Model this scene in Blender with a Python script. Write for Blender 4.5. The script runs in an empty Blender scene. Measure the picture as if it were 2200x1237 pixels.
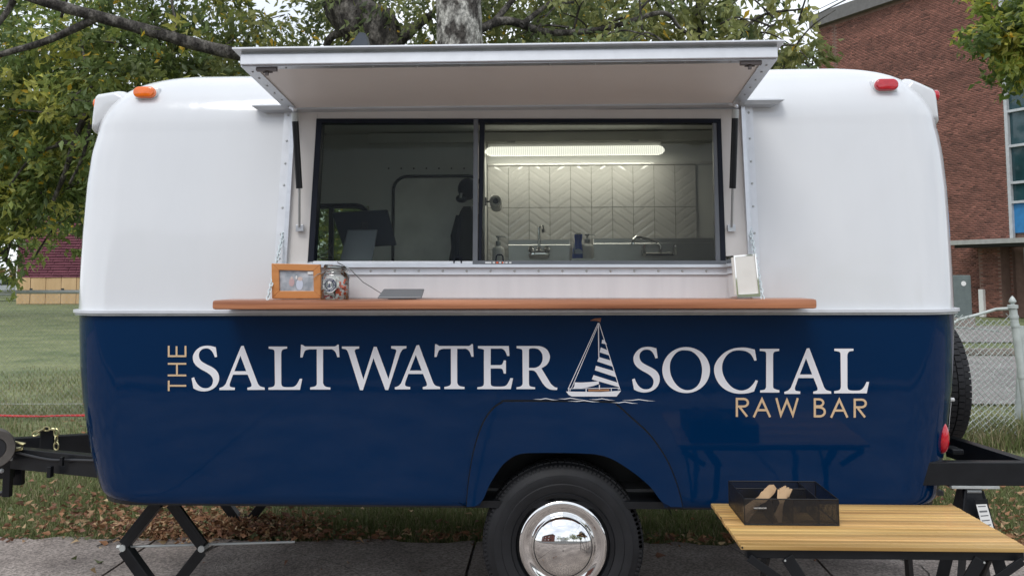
import bpy, bmesh, math, random
import numpy as np
from mathutils import Vector, Matrix
from mathutils.geometry import tessellate_polygon
random.seed(7); rng = np.random.default_rng(11)
R = math.radians
scene = bpy.context.scene
COL = scene.collection

# ------------------------------------------------------------------ camera
F = 1900.0; PX0, PY0 = 1100.0, 439.0
CAM = Vector((0.0, -3.86, 1.533))
CM = (Matrix.Rotation(R(2.4), 3, 'Z') @ Matrix.Rotation(R(90 + 4.6), 3, 'X') @ Matrix.Rotation(R(-0.18), 3, 'Z'))
cd = bpy.data.cameras.new('camera'); cam = bpy.data.objects.new('camera', cd); COL.objects.link(cam)
cam.location = CAM; cam.rotation_euler = CM.to_euler()
cd.sensor_width = 36; cd.lens = 36 * F / 2200; cd.shift_y = -(618.5 - PY0) / 2200
cd.clip_start = 0.05; cd.clip_end = 2000
scene.camera = cam
scene.render.resolution_x = 1024; scene.render.resolution_y = 575

# ------------------------------------------------------------------ sky and sun (overcast)
SUN_EL, SUN_ROT = R(52), R(200)
w = bpy.data.worlds.new('World'); scene.world = w; w.use_nodes = True
nt = w.node_tree; nt.nodes.clear()
def nd(t, typ, **k):
    n = t.nodes.new(typ)
    for a, b in k.items(): setattr(n, a, b)
    return n
out = nd(nt, 'ShaderNodeOutputWorld'); bg = nd(nt, 'ShaderNodeBackground'); bg.inputs[1].default_value = 0.10
sky = nd(nt, 'ShaderNodeTexSky', sky_type='NISHITA'); sky.sun_disc = False
sky.sun_elevation = SUN_EL; sky.sun_rotation = SUN_ROT
tc = nd(nt, 'ShaderNodeTexCoord'); mp = nd(nt, 'ShaderNodeMapping'); mp.inputs['Scale'].default_value = (1, 1, 2.6)
nz = nd(nt, 'ShaderNodeTexNoise'); nz.inputs['Scale'].default_value = 2.4; nz.inputs['Detail'].default_value = 6; nz.inputs['Roughness'].default_value = .55
cr = nd(nt, 'ShaderNodeValToRGB')
cr.color_ramp.elements[0].position = .33; cr.color_ramp.elements[0].color = (.60, .64, .70, 1)
cr.color_ramp.elements[1].position = .66; cr.color_ramp.elements[1].color = (1, 1, 1, 1)
sc = nd(nt, 'ShaderNodeMix', data_type='RGBA', blend_type='MULTIPLY'); sc.inputs[0].default_value = 1; sc.inputs[7].default_value = (9.0, 9.25, 9.7, 1)
mx = nd(nt, 'ShaderNodeMix', data_type='RGBA'); mx.inputs[0].default_value = .88
L = nt.links.new
L(tc.outputs['Generated'], mp.inputs[0]); L(mp.outputs[0], nz.inputs[0]); L(nz.outputs[0], cr.inputs[0])
L(cr.outputs[0], sc.inputs[6]); L(sky.outputs[0], mx.inputs[6]); L(sc.outputs[2], mx.inputs[7])
L(mx.outputs[2], bg.inputs[0]); L(bg.outputs[0], out.inputs[0])
sd = bpy.data.lights.new('sun', 'SUN'); sd.energy = 0.95; sd.angle = R(25); sd.color = (1, .97, .93)
so = bpy.data.objects.new('sun', sd); COL.objects.link(so)
_d = Vector((math.sin(SUN_ROT) * math.cos(SUN_EL), math.cos(SUN_ROT) * math.cos(SUN_EL), math.sin(SUN_EL)))
so.rotation_euler = _d.to_track_quat('Z', 'Y').to_euler(); so.location = (0, -5, 12)
scene.view_settings.view_transform = 'Standard'; scene.view_settings.look = 'None'
scene.view_settings.exposure = 0.62; scene.view_settings.gamma = 1; scene.view_settings.use_curve_mapping = False

# ------------------------------------------------------------------ measuring helpers
def ray(px, py):
    return CM @ Vector(((px - PX0) / F, (PY0 - py) / F, -1))
def W(px, py, Y):
    d = ray(px, py); return CAM + d * ((Y - CAM.y) / d.y)
def WZ(px, py, Z):
    d = ray(px, py); return CAM + d * ((Z - CAM.z) / d.z)
def yside(z):
    if z < 1.375: return .06 * (max(0, 1.375 - z) / .84) ** 1.5
    return .10 * (z - 1.375)
def S(px, py, off=0.0):
    p = W(px, py, 0)
    for _ in range(5): p = W(px, py, yside(p.z) - off)
    return p

# ------------------------------------------------------------------ materials
MATS = {}
def mat(name, col, rough=.5, metal=0, var=.12, vs=6, bump=0, bs=30, coat=0, stretch=None, spec=.5, col2=None, attr=None, detail=5, bdist=.01, trans=0, speck=0, ss=120):
    if name in MATS: return MATS[name]
    m = bpy.data.materials.new(name); m.use_nodes = True; t = m.node_tree
    b = t.nodes['Principled BSDF']; b.inputs['Roughness'].default_value = rough; b.inputs['Metallic'].default_value = metal
    b.inputs['Specular IOR Level'].default_value = spec
    b.inputs['Coat Weight'].default_value = coat; b.inputs['Coat Roughness'].default_value = .04
    tcn = nd(t, 'ShaderNodeTexCoord'); mpn = nd(t, 'ShaderNodeMapping')
    if stretch: mpn.inputs['Scale'].default_value = stretch
    t.links.new(tcn.outputs['Object'], mpn.inputs[0])
    n = nd(t, 'ShaderNodeTexNoise'); n.inputs['Scale'].default_value = vs; n.inputs['Detail'].default_value = detail
    t.links.new(mpn.outputs[0], n.inputs[0])
    rp = nd(t, 'ShaderNodeValToRGB'); rp.color_ramp.elements[0].position = .3; rp.color_ramp.elements[1].position = .7
    a = Vector(col[:3])
    c2 = Vector(col2) if col2 else a * (1 + var)
    c1 = a if col2 else a * (1 - var)
    rp.color_ramp.elements[0].color = (*c1, 1); rp.color_ramp.elements[1].color = (*c2, 1)
    t.links.new(n.outputs[0], rp.inputs[0])
    src = rp.outputs[0]
    if attr:
        at = nd(t, 'ShaderNodeAttribute', attribute_name=attr)
        ml = nd(t, 'ShaderNodeMix', data_type='RGBA', blend_type='MULTIPLY'); ml.inputs[0].default_value = 1
        t.links.new(src, ml.inputs[6]); t.links.new(at.outputs[0], ml.inputs[7]); src = ml.outputs[2]
    if speck:
        n3 = nd(t, 'ShaderNodeTexNoise'); n3.inputs['Scale'].default_value = ss; n3.inputs['Detail'].default_value = 3; t.links.new(mpn.outputs[0], n3.inputs[0])
        r3 = nd(t, 'ShaderNodeMapRange'); r3.inputs['From Min'].default_value = .35; r3.inputs['From Max'].default_value = .65; r3.inputs['To Min'].default_value = 1 - speck; r3.inputs['To Max'].default_value = 1 + speck
        t.links.new(n3.outputs[0], r3.inputs[0]); m3 = nd(t, 'ShaderNodeMix', data_type='RGBA', blend_type='MULTIPLY'); m3.inputs[0].default_value = 1
        t.links.new(src, m3.inputs[6]); t.links.new(r3.outputs[0], m3.inputs[7]); src = m3.outputs[2]
    t.links.new(src, b.inputs['Base Color'])
    if bump:
        n2 = nd(t, 'ShaderNodeTexNoise'); n2.inputs['Scale'].default_value = bs; n2.inputs['Detail'].default_value = 6
        t.links.new(mpn.outputs[0], n2.inputs[0])
        bp = nd(t, 'ShaderNodeBump'); bp.inputs['Strength'].default_value = bump; bp.inputs['Distance'].default_value = bdist
        t.links.new(n2.outputs[0], bp.inputs['Height']); t.links.new(bp.outputs[0], b.inputs['Normal'])
        if coat: t.links.new(bp.outputs[0], b.inputs['Coat Normal'])
    if trans:
        tr = nd(t, 'ShaderNodeBsdfTranslucent'); t.links.new(src, tr.inputs[0])
        ms = nd(t, 'ShaderNodeMixShader'); ms.inputs[0].default_value = trans
        o = [x for x in t.nodes if x.type == 'OUTPUT_MATERIAL'][0]
        t.links.new(b.outputs[0], ms.inputs[1]); t.links.new(tr.outputs[0], ms.inputs[2]); t.links.new(ms.outputs[0], o.inputs[0])
    MATS[name] = m; return m
def glass(name, tint, gl=.12, rough=.0):
    m = bpy.data.materials.new(name); m.use_nodes = True; t = m.node_tree; t.nodes.clear()
    o = nd(t, 'ShaderNodeOutputMaterial'); tr = nd(t, 'ShaderNodeBsdfTransparent'); tr.inputs[0].default_value = (*tint, 1)
    g = nd(t, 'ShaderNodeBsdfGlossy'); g.inputs['Roughness'].default_value = rough; g.inputs[0].default_value = (1, 1, 1, 1)
    lw = nd(t, 'ShaderNodeFresnel'); lw.inputs[0].default_value = 1.5
    mu = nd(t, 'ShaderNodeMath', operation='MULTIPLY'); mu.inputs[1].default_value = gl / .04 * .6
    ms = nd(t, 'ShaderNodeMixShader')
    t.links.new(lw.outputs[0], mu.inputs[0]); t.links.new(mu.outputs[0], ms.inputs[0])
    t.links.new(tr.outputs[0], ms.inputs[1]); t.links.new(g.outputs[0], ms.inputs[2]); t.links.new(ms.outputs[0], o.inputs[0])
    MATS[name] = m; return m

# ------------------------------------------------------------------ mesh builder
class MB:
    def __init__(s): s.v = []; s.f = []
    def add(s, vs, fs):
        o = len(s.v); s.v += [tuple(p) for p in vs]; s.f += [tuple(i + o for i in f) for f in fs]; return s
    def box(s, c, d, bev=0, rot=None, taper=None):
        x, y, z = [k / 2 for k in d]
        if bev <= 0:
            vs = [Vector((a * x, b * y, e * z)) for e in (-1, 1) for b in (-1, 1) for a in (-1, 1)]
            fs = [(0, 2, 3, 1), (4, 5, 7, 6), (0, 1, 5, 4), (2, 6, 7, 3), (0, 4, 6, 2), (1, 3, 7, 5)]
        else:
            bm = bmesh.new(); bmesh.ops.create_cube(bm, size=1)
            for v in bm.verts: v.co = Vector((v.co.x * 2 * x, v.co.y * 2 * y, v.co.z * 2 * z))
            bmesh.ops.bevel(bm, geom=bm.edges[:], offset=min(bev, .48 * min(d)), segments=2, affect='EDGES', profile=.6)
            bm.verts.index_update(); vs = [v.co.copy() for v in bm.verts]; fs = [[v.index for v in f.verts] for f in bm.faces]; bm.free()
        if taper:
            vs = [Vector((v.x * (1 + (taper - 1) * (v.z / (2 * z) + .5)), v.y * (1 + (taper - 1) * (v.z / (2 * z) + .5)), v.z)) for v in vs]
        if rot is not None: vs = [rot @ v for v in vs]
        c = Vector(c); return s.add([v + c for v in vs], fs)
    def bar(s, a, b, wd, ht, bev=0, up=(0, 0, 1)):
        a = Vector(a); b = Vector(b); d = (b - a); l = d.length; d.normalize(); u = Vector(up)
        sdv = d.cross(u)
        if sdv.length < 1e-4: sdv = d.cross(Vector((0, 1, 0)))
        sdv.normalize(); u = sdv.cross(d).normalized()
        rot = Matrix((d, sdv, u)).transposed()
        return s.box((a + b) / 2, (l, wd, ht), bev, rot)
    def tube(s, pts, r, n=8, closed=False, caps=True):
        pts = [Vector(p) for p in pts]; m = len(pts)
        rs = r if isinstance(r, (list, tuple)) else [r] * m
        o = len(s.v); up = None
        for i, p in enumerate(pts):
            if closed: t = (pts[(i + 1) % m] - pts[i - 1])
            else: t = pts[min(i + 1, m - 1)] - pts[max(i - 1, 0)]
            t.normalize()
            if up is None:
                up = Vector((0, 0, 1)) if abs(t.z) < .9 else Vector((0, 1, 0))
            a = t.cross(up).normalized(); up = a.cross(t).normalized()
            for k in range(n):
                q = 2 * math.pi * k / n; s.v.append(tuple(p + (a * math.cos(q) + up * math.sin(q)) * rs[i]))
        for i in range(m if closed else m - 1):
            j = (i + 1) % m
            for k in range(n):
                k2 = (k + 1) % n; s.f.append((o + i * n + k, o + i * n + k2, o + j * n + k2, o + j * n + k))
        if caps and not closed:
            s.f.append(tuple(o + k for k in range(n))[::-1]); s.f.append(tuple(o + (m - 1) * n + k for k in range(n)))
        return s
    def lathe(s, prof, c, axis='Z', n=32, a0=0, a1=2 * math.pi):
        c = Vector(c); o = len(s.v); full = abs(a1 - a0 - 2 * math.pi) < 1e-6; m = n if full else n + 1
        for (r, h) in prof:
            for k in range(m):
                q = a0 + (a1 - a0) * k / n
                if axis == 'Z': p = Vector((r * math.cos(q), r * math.sin(q), h))
                elif axis == 'Y': p = Vector((r * math.cos(q), h, r * math.sin(q)))
                else: p = Vector((h, r * math.cos(q), r * math.sin(q)))
                s.v.append(tuple(c + p))
        for i in range(len(prof) - 1):
            for k in range(n):
                k2 = (k + 1) % m; s.f.append((o + i * m + k, o + i * m + k2, o + (i + 1) * m + k2, o + (i + 1) * m + k))
        return s
    def poly(s, pts):
        return s.add(pts, [tuple(range(len(pts)))])
    def prism(s, pts, d):
        d = Vector(d); n = len(pts); a = [Vector(p) for p in pts]; b = [p + d for p in a]
        fs = [tuple(range(n)), tuple(range(2 * n - 1, n - 1, -1))] + [(i, i + n, (i + 1) % n + n, (i + 1) % n) for i in range(n)]
        return s.add(a + b, fs)
    def sphere(s, c, r, n=12, sc=(1, 1, 1)):
        c = Vector(c); o = len(s.v); h = n // 2
        for i in range(h + 1):
            t = math.pi * i / h
            for k in range(n):
                q = 2 * math.pi * k / n
                s.v.append(tuple(c + Vector((math.sin(t) * math.cos(q) * sc[0], math.sin(t) * math.sin(q) * sc[1], math.cos(t) * sc[2])) * r))
        for i in range(h):
            for k in range(n):
                k2 = (k + 1) % n; s.f.append((o + i * n + k, o + (i + 1) * n + k, o + (i + 1) * n + k2, o + i * n + k2))
        return s

def origin(o):
    v = Vector((0, 0, 0))
    while o: v += o.location; o = o.parent
    return v
def fixn(me):
    bm = bmesh.new(); bm.from_mesh(me); bmesh.ops.recalc_face_normals(bm, faces=bm.faces); bm.to_mesh(me); bm.free()
def obj(name, mb, m, parent=None, smooth=False, sharp=35, loc=None, kind=None, label=None, fix=True, merge=False):
    """world-space builder -> ONE mesh object; its mesh is stored relative to its own origin"""
    base = origin(parent); loc = Vector(loc) if loc is not None else (base if parent else Vector((0, 0, 0)))
    me = bpy.data.meshes.new(name)
    me.from_pydata([(x - loc.x, y - loc.y, z - loc.z) for x, y, z in mb.v], [], mb.f)
    if merge:
        bm = bmesh.new(); bm.from_mesh(me); bmesh.ops.remove_doubles(bm, verts=bm.verts, dist=1e-5); bm.to_mesh(me); bm.free()
    if fix: fixn(me)
    if smooth:
        me.polygons.foreach_set('use_smooth', [True] * len(me.polygons)); me.set_sharp_from_angle(angle=R(sharp))
    me.materials.append(m if not isinstance(m, str) else MATS[m])
    o = bpy.data.objects.new(name, me); COL.objects.link(o)
    o.location = loc - base if parent else loc
    if parent: o.parent = parent
    if kind: o['kind'] = kind
    if label: o['label'] = label
    return o
def tag(o, label=None, cat=None, group=None, kind=None):
    if label: o['label'] = label
    if cat: o['category'] = cat
    if group: o['group'] = group
    if kind: o['kind'] = kind
    return o
def thing(name, label, cat, loc, group=None):
    o = bpy.data.objects.new(name, None); COL.objects.link(o); o.location = loc; o.empty_display_size = .1
    return tag(o, label, cat, group)
def inst(src, loc, parent=None, rot=None, scale=None):
    c = src.copy(); COL.objects.link(c); c.location = loc; c.parent = parent if parent else src.parent
    if rot: c.rotation_euler = rot
    if scale: c.scale = scale
    return c
def fastmesh(name, V, Fq, m, tint=None, kind=None, parent=None, smooth=False):
    """V (n,3) array, Fq (k,3|4) array"""
    me = bpy.data.meshes.new(name); V = np.asarray(V, dtype=np.float32); Fq = np.asarray(Fq, dtype=np.int32)
    base = origin(parent); V = V - np.array(base, dtype=np.float32)
    me.vertices.add(len(V)); me.vertices.foreach_set('co', V.ravel())
    k = Fq.shape[1]; me.loops.add(Fq.size); me.loops.foreach_set('vertex_index', Fq.ravel())
    me.polygons.add(len(Fq)); me.polygons.foreach_set('loop_start', np.arange(0, Fq.size, k, dtype=np.int32))
    if smooth: me.polygons.foreach_set('use_smooth', np.ones(len(Fq), dtype=bool))
    me.update(calc_edges=True)
    if tint is not None:
        a = me.color_attributes.new('tint', 'FLOAT_COLOR', 'POINT')
        c = np.ones((len(V), 4), dtype=np.float32); c[:, :3] = tint; a.data.foreach_set('color', c.ravel())
    me.materials.append(m); o = bpy.data.objects.new(name, me); COL.objects.link(o)
    if parent: o.parent = parent
    if kind: o['kind'] = kind
    return o
# ------------------------------------------------------------------ material set
gel = mat('gelcoat_white', (.665, .682, .700), rough=.14, col2=(.690, .704, .718), var=.025, vs=2.2, coat=.6, bump=.16, bs=1.3, bdist=.05, stretch=(1, 1, .35), speck=.006, ss=14)
navy = mat('navy_paint', (.0008, .0190, .067), rough=.045, var=.06, vs=.9, coat=0, spec=.24, bump=.05, bs=1.6, bdist=.05)
offw = mat('offwhite_panel', (.66, .63, .60), rough=.35, var=.03, vs=5, bump=.05, bs=60)
soff = mat('soffit_paint', (.78, .745, .715), rough=.4, var=.03, vs=3)
alu = mat('brushed_aluminium', (.62, .64, .67), rough=.34, metal=.75, var=.06, vs=30, stretch=(.3, 1, 1), bump=.05, bs=60)
alup = mat('mill_aluminium', (.68, .70, .73), rough=.42, metal=.35, var=.05, vs=20)
steel = mat('stainless_steel', (.50, .50, .49), rough=.30, metal=.9, var=.04, vs=6)
chrome = mat('chrome', (.86, .86, .85), rough=.03, metal=1, var=.03, vs=4)
dkframe = mat('dark_window_frame', (.008, .011, .020), rough=.5, var=.2, vs=9, spec=.2)
greyframe = mat('grey_window_rail', (.12, .13, .145), rough=.35, var=.1, vs=9)
black = mat('black_powder_coat', (.008, .009, .011), rough=.36, spec=.35, var=.25, vs=14, bump=.15, bs=90, bdist=.002)
blackp = mat('black_plastic', (.02, .021, .024), rough=.42, var=.15, vs=10)
rubber = mat('tyre_rubber', (.012, .0125, .0145), rough=.62, spec=.35, var=.3, vs=9, bump=.25, bs=60, bdist=.003)
rubg = mat('grey_rubber', (.10, .09, .08), rough=.8, var=.2, vs=12, bump=.2, bs=50)
deck = mat('stained_shelf_wood', (.235, .08, .034), rough=.42, var=0, col2=(.56, .235, .115), vs=13, stretch=(.10, 1.6, 3.4), detail=9, bump=.15, bs=40, bdist=.003, coat=.15)
bamboo = mat('bamboo_slat', (.44, .245, .072), rough=.38, col2=(.78, .51, .20), vs=16, stretch=(.08, 1.5, 1.5), coat=.25, bump=.1, bs=50, bdist=.002, attr='tint')
orangew = mat('orange_frame_wood', (.50, .20, .06), rough=.4, col2=(.62, .27, .09), vs=12, stretch=(.3, 1, 3))
cream = mat('letter_white', (.80, .80, .83), rough=.35, var=.02, vs=3)
gold = mat('letter_gold', (.66, .48, .30), rough=.4, var=.04, vs=6)
amber = mat('amber_lens', (.85, .16, .005), rough=.15, var=.12, vs=40, coat=.8)
redl = mat('red_lens', (.50, .008, .02), rough=.12, var=.15, vs=40, coat=.8)
inter = mat('interior_wall', (.70, .70, .67), rough=.5, var=.05, vs=3)
tile = mat('glazed_tile', (.62, .605, .575), rough=.10, var=.04, vs=8, bump=.22, bs=42, bdist=.003, coat=.5)
grout = mat('grout', (.33, .32, .28), rough=.9, var=.1, vs=30)
conc = mat('concrete', (.17, .142, .126), rough=.92, col2=(.37, .32, .285), vs=2.6, bump=.9, bs=110, bdist=.006, detail=12, speck=.42, ss=75)
asph = mat('asphalt', (.07, .068, .066), rough=.92, col2=(.12, .117, .112), vs=5, bump=.4, bs=90, bdist=.01, speck=.3)
gravel = mat('grey_path', (.20, .185, .175), rough=.95, col2=(.29, .27, .255), vs=2, bump=.4, bs=30, speck=.2, ss=40)
chainw = mat('white_coated_chain', (.62, .70, .72), rough=.35, var=.05, vs=30)
brassy = mat('zinc_chain', (.50, .46, .25), rough=.3, metal=.8, var=.2, vs=40)
galv = mat('galvanised_steel', (.47, .49, .48), rough=.5, metal=.35, var=.12, vs=18)
galvp = mat('pale_galvanised_post', (.50, .54, .52), rough=.55, var=.14, vs=10, metal=.2)
wht = mat('white_plastic', (.75, .75, .73), rough=.35, var=.04, vs=8)
paper = mat('paper', (.78, .76, .71), rough=.8, var=.05, vs=14, bump=.3, bs=14, bdist=.004)
navyp = mat('navy_print', (.01, .02, .07), rough=.4, var=.05, vs=8)
bluep = mat('blue_plastic', (.01, .07, .40), rough=.3, var=.1, vs=8)
orp = mat('orange_wrapper', (.75, .12, .03), rough=.35, var=.2, vs=20)
redp = mat('red_wrapper', (.55, .05, .07), rough=.35, var=.25, vs=20)
grnp = mat('dark_green_wrapper', (.03, .10, .05), rough=.35, var=.25, vs=20)
cloth = mat('navy_cloth', (.006, .010, .022), rough=.9, var=.2, vs=10, bump=.4, bs=20)
cloth2 = mat('charcoal_cloth', (.03, .032, .036), rough=.9, var=.2, vs=10, bump=.4, bs=20)
birch = mat('birch_wood', (.60, .41, .24), rough=.6, var=.1, vs=14, stretch=(1, 1, .3))
tabg = mat('tablet_grey', (.16, .165, .175), rough=.3, var=.05, vs=5)
redh = mat('red_hose', (.60, .03, .035), rough=.5, var=.15, vs=8)
G_clear = glass('clear_glass', (.93, .94, .93), .04)
G_tint = glass('smoked_glass', (.93, .97, .96), .008)
G_right = glass('window_glass', (.80, .82, .80), .015)
G_jar = glass('jar_glass', (.90, .93, .91), .10)
G_back = glass('rear_glass', (.50, .54, .47), .02)

# ------------------------------------------------------------------ ground, pavement, paths
soil = mat('lawn_soil', (.085, .118, .042), rough=1, col2=(.215, .23, .105), vs=.9, bump=.8, bs=26, bdist=.02, detail=10, speck=.30, ss=14)
gx = []; 
mb = MB(); mb.poly([(-400, -400, -.02), (400, -400, -.02), (400, 900, -.02), (-400, 900, -.02)])
tag(obj('ground', mb, soil, fix=False), kind='structure')
pave = thing('pavement', None, None, (0, 0, 0)); pave['kind'] = 'structure'
# concrete slabs, joints recessed
mb = MB(); mb.poly([(-14, -3.6, .006), (14, -3.6, .006), (14, 1.22, .006), (-14, 1.22, .006)])
obj('joint_bed', mb, asph, pave, fix=False)
xj = WZ(1003, 1230, .03).x
xs = [xj + 1.83 * k for k in range(-7, 8)]
for i in range(len(xs) - 1):
    for (y0, y1) in ((-3.55, 1.26),):
        far = y1 > 1
        n = 26; mb = MB(); zt = .035 + random.uniform(-.002, .002)
        top = [(xs[i] + .008 + (xs[i + 1] - xs[i] - .016) * k / n, y1 + (random.uniform(-.035, .045) if far else 0)) for k in range(n + 1)]
        pts = [(xs[i] + .008, y0), (xs[i + 1] - .008, y0)] + top[::-1]
        mb.prism([(a, b, zt) for a, b in pts], (0, 0, -.045))
        obj('slab', mb, conc, pave)
def crack(pts, w0):
    mb = MB(); P = [WZ(x, y, .0375) for x, y in pts]; Q = []
    for i in range(len(P) - 1):
        for k in range(6): q = P[i].lerp(P[i + 1], k / 6); Q.append(q + Vector((random.uniform(-.006, .006), random.uniform(-.008, .008), 0)))
    for i in range(len(Q) - 1):
        d = (Q[i + 1] - Q[i]).normalized(); n = Vector((-d.y, d.x, 0)); a, b = [w0 * random.uniform(.5, 1.2) for _ in (0, 1)]; mb.poly([Q[i] - n * a, Q[i + 1] - n * b, Q[i + 1] + n * b, Q[i] + n * a])
    obj('crack', mb, mat('crack_dark', (.03, .026, .022), rough=1), pave, fix=False)
crack([(560, 1152), (500, 1160), (440, 1182), (412, 1205), (398, 1245)], .004); crack([(1850, 1172), (1920, 1195), (1980, 1215), (2010, 1250)], .003)
crack([(2120, 1175), (2160, 1200), (2230, 1212)], .003); crack([(1530, 1150), (1600, 1190), (1680, 1260)], .002); crack([(620, 1180), (740, 1215), (800, 1250)], .0015)
mb = MB(); mb.poly([(-200, -60, .004), (200, -60, .004), (200, -3.9, .004), (-200, -3.9, .004)])
tag(obj('street', mb, asph, fix=False), kind='structure')
mb = MB(); mb.box((0, -3.72, .045), (60, .3, .13), .02)
tag(obj('kerb', mb, conc), kind='structure')
# right side: path and road beyond the leaning fence
def strip(name, pys, xspan, m, z):
    mb = MB(); a = WZ(2100, pys[0], 0).y; b = WZ(2100, pys[1], 0).y
    mb.poly([(xspan[0], a, z), (xspan[1], a, z), (xspan[1], b, z), (xspan[0], b, z)])
    return tag(obj(name, mb, m, fix=False), kind='structure')
strip('path', (868, 765), (2.6, 60), gravel, .006)
strip('road', (735, 700), (3.0, 80), gravel, .006)
yk = WZ(2100, 762, 0).y
mb = MB(); mb.box((32, yk + .1, .05), (58, .16, .13), .02); tag(obj('path_kerb', mb, conc), kind='structure')

# ------------------------------------------------------------------ grass and leaves
def scatter_grass(name, n, xr, yr, hmin, hmax, wd, mask=None):
    x = rng.uniform(*xr, n); y = rng.uniform(*yr, n)
    # clumpy density
    dens = .5 + .5 * np.sin(x * 2.1 + np.sin(y * 1.7) * 2) * np.cos(y * 2.6 + x)
    keep = rng.random(n) < (.35 + .65 * dens)
    if mask is not None: keep &= mask(x, y)
    x = x[keep]; y = y[keep]; n = len(x); dens = dens[keep]
    h = rng.uniform(hmin, hmax, n) * (.6 + .6 * dens); a = rng.uniform(0, 2 * np.pi, n); ln = rng.uniform(.2, 1.1, n) * h; la = rng.uniform(0, 2 * np.pi, n)
    dx = np.cos(a) * wd / 2; dy = np.sin(a) * wd / 2
    V = np.zeros((n, 5, 3)); 
    V[:, 0] = np.stack([x - dx, y - dy, np.full(n, -.02)], 1); V[:, 1] = np.stack([x + dx, y + dy, np.full(n, -.02)], 1)
    mx_ = x + np.cos(la) * ln * .35; my = y + np.sin(la) * ln * .35
    V[:, 2] = np.stack([mx_ - dx * .7, my - dy * .7, h * .6], 1); V[:, 3] = np.stack([mx_ + dx * .7, my + dy * .7, h * .6], 1)
    V[:, 4] = np.stack([x + np.cos(la) * ln, y + np.sin(la) * ln, h], 1)
    i = np.arange(n)[:, None] * 5
    Fq = np.concatenate([i + np.array([[0, 1, 3]]), i + np.array([[0, 3, 2]]), i + np.array([[2, 3, 4]])])
    base = np.array([[.165, .20, .072]]) * rng.uniform(.6, 1.35, (n, 1))
    dry = (rng.random((n, 1)) < (.30 if yr[0] > 3 else .16) + .2 * (1 - dens[:, None])); base = np.where(dry, np.array([[.36, .31, .18]]) * rng.uniform(.6, 1.15, (n, 1)), base)
    tint = np.repeat(base, 5, 0)
    return fastmesh(name, V.reshape(-1, 3), Fq, gm, tint, 'stuff')
gm = mat('grass_blade', (1, 1, 1), rough=.7, var=.05, vs=3, attr='tint', trans=.25)
edge = lambda x, y: (y > 1.27 + .05 * np.sin(x * 5) + .03 * np.sin(x * 17))
tag(scatter_grass('grass', 190000, (-5.2, 5.6), (1.22, 3.6), .022, .065, .005, edge), 'short patchy green and straw coloured lawn behind the trailer', 'grass')
g2 = scatter_grass('grass', 150000, (-9, 9), (3.6, 11.5), .02, .05, .007, lambda x, y: ~((x > 2.6) & (y > WZ(2100, 868, 0).y - .05)) & (rng.random(len(x)) < np.clip((11.5 - y) / 5, 0, 1)))
tag(g2, 'lawn further back around the chain link fence', 'grass')
g3 = scatter_grass('long_grass', 5000, (2.7, 5.5), (4.15, 4.75), .08, .26, .009)
tag(g3, 'longer tufts of grass at the foot of the leaning fence', 'grass')

LEAFGAIN = 1.75
def leafmesh(P, size, Nrm, tint, m, name, kind='stuff', parent=None, fold=.18, asp=.42):
    """P(n,3), each leaf a folded pointed blade of 4 tris; oriented by random axis with given down-hang"""
    n = len(P); d = Nrm / np.linalg.norm(Nrm, axis=1, keepdims=True)
    r = rng.normal(size=(n, 3)); s = np.cross(d, r); s /= np.linalg.norm(s, axis=1, keepdims=True); u = np.cross(s, d)
    sz = size[:, None]
    V = np.zeros((n, 6, 3))
    V[:, 0] = P; V[:, 1] = P + d * sz * .38 + s * sz * asp * .5 + u * sz * fold * .5; V[:, 2] = P + d * sz * .38 - s * sz * asp * .5 + u * sz * fold * .5
    V[:, 3] = P + d * sz * 1.0 - u * sz * fold * .7; V[:, 4] = P + d * sz * .40; V[:, 5] = P + d * sz * .75 - u * sz * fold * .2
    i = np.arange(n)[:, None] * 6
    Fq = np.concatenate([i + np.array([[0, 1, 4]]), i + np.array([[0, 4, 2]]), i + np.array([[4, 1, 3]]), i + np.array([[4, 3, 2]])])
    return fastmesh(name, V.reshape(-1, 3), Fq, m, np.repeat(tint, 6, 0), kind, parent)
lm = mat('leaf', (1, 1, 1), rough=.5, var=.08, vs=2, attr='tint', trans=.5)
dl = mat('dry_leaf', (1, 1, 1), rough=.75, var=.15, vs=20, attr='tint', trans=.15)
def dryleaves():
    P = []
    for (cx_, cy_, sx, sy, k) in ((-2.0, 1.46, .30, .11, 1900), (-2.25, 1.75, .4, .3, 650), (-1.5, 1.32, .5, .04, 260), (-.3, 1.31, 1.3, .04, 300), (1.2, 1.32, 1.2, .04, 240), (-3.0, 1.8, .6, .4, 500), (3.1, 2.2, .6, .5, 500), (2.6, 1.45, .4, .1, 300)):
        a = rng.normal(size=(k, 2)) * np.array([sx, sy]) + np.array([cx_, cy_]); P.append(a)
    P.append(np.stack([rng.uniform(-5, 5, 500), rng.uniform(1.2, 6, 500)], 1)); P.append(np.stack([rng.uniform(-4, 4, 60), rng.uniform(-1, 1.2, 60)], 1))
    P = np.concatenate(P); ok = P[:, 1] > 1.12; ok[-60:] = True; P = P[ok]; n = len(P)
    z = rng.uniform(.035, .075, n); P3 = np.column_stack([P, z])
    d = np.column_stack([rng.normal(size=(n, 2)), rng.uniform(-.25, .35, n)])
    pal = np.array([[.34, .17, .085], [.42, .26, .14], [.25, .12, .07], [.50, .36, .20], [.20, .10, .065], [.16, .19, .08]])
    t = pal[rng.choice(6, n, p=[.28, .24, .18, .14, .11, .05])] * rng.uniform(.65, 1.15, (n, 1))
    return leafmesh(P3, rng.uniform(.02, .062, n), d, t, dl, 'fallen_leaves', fold=.35, asp=.5)
tag(dryleaves(), 'brown and tan fallen leaves along the edge of the concrete', 'leaves')

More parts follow.
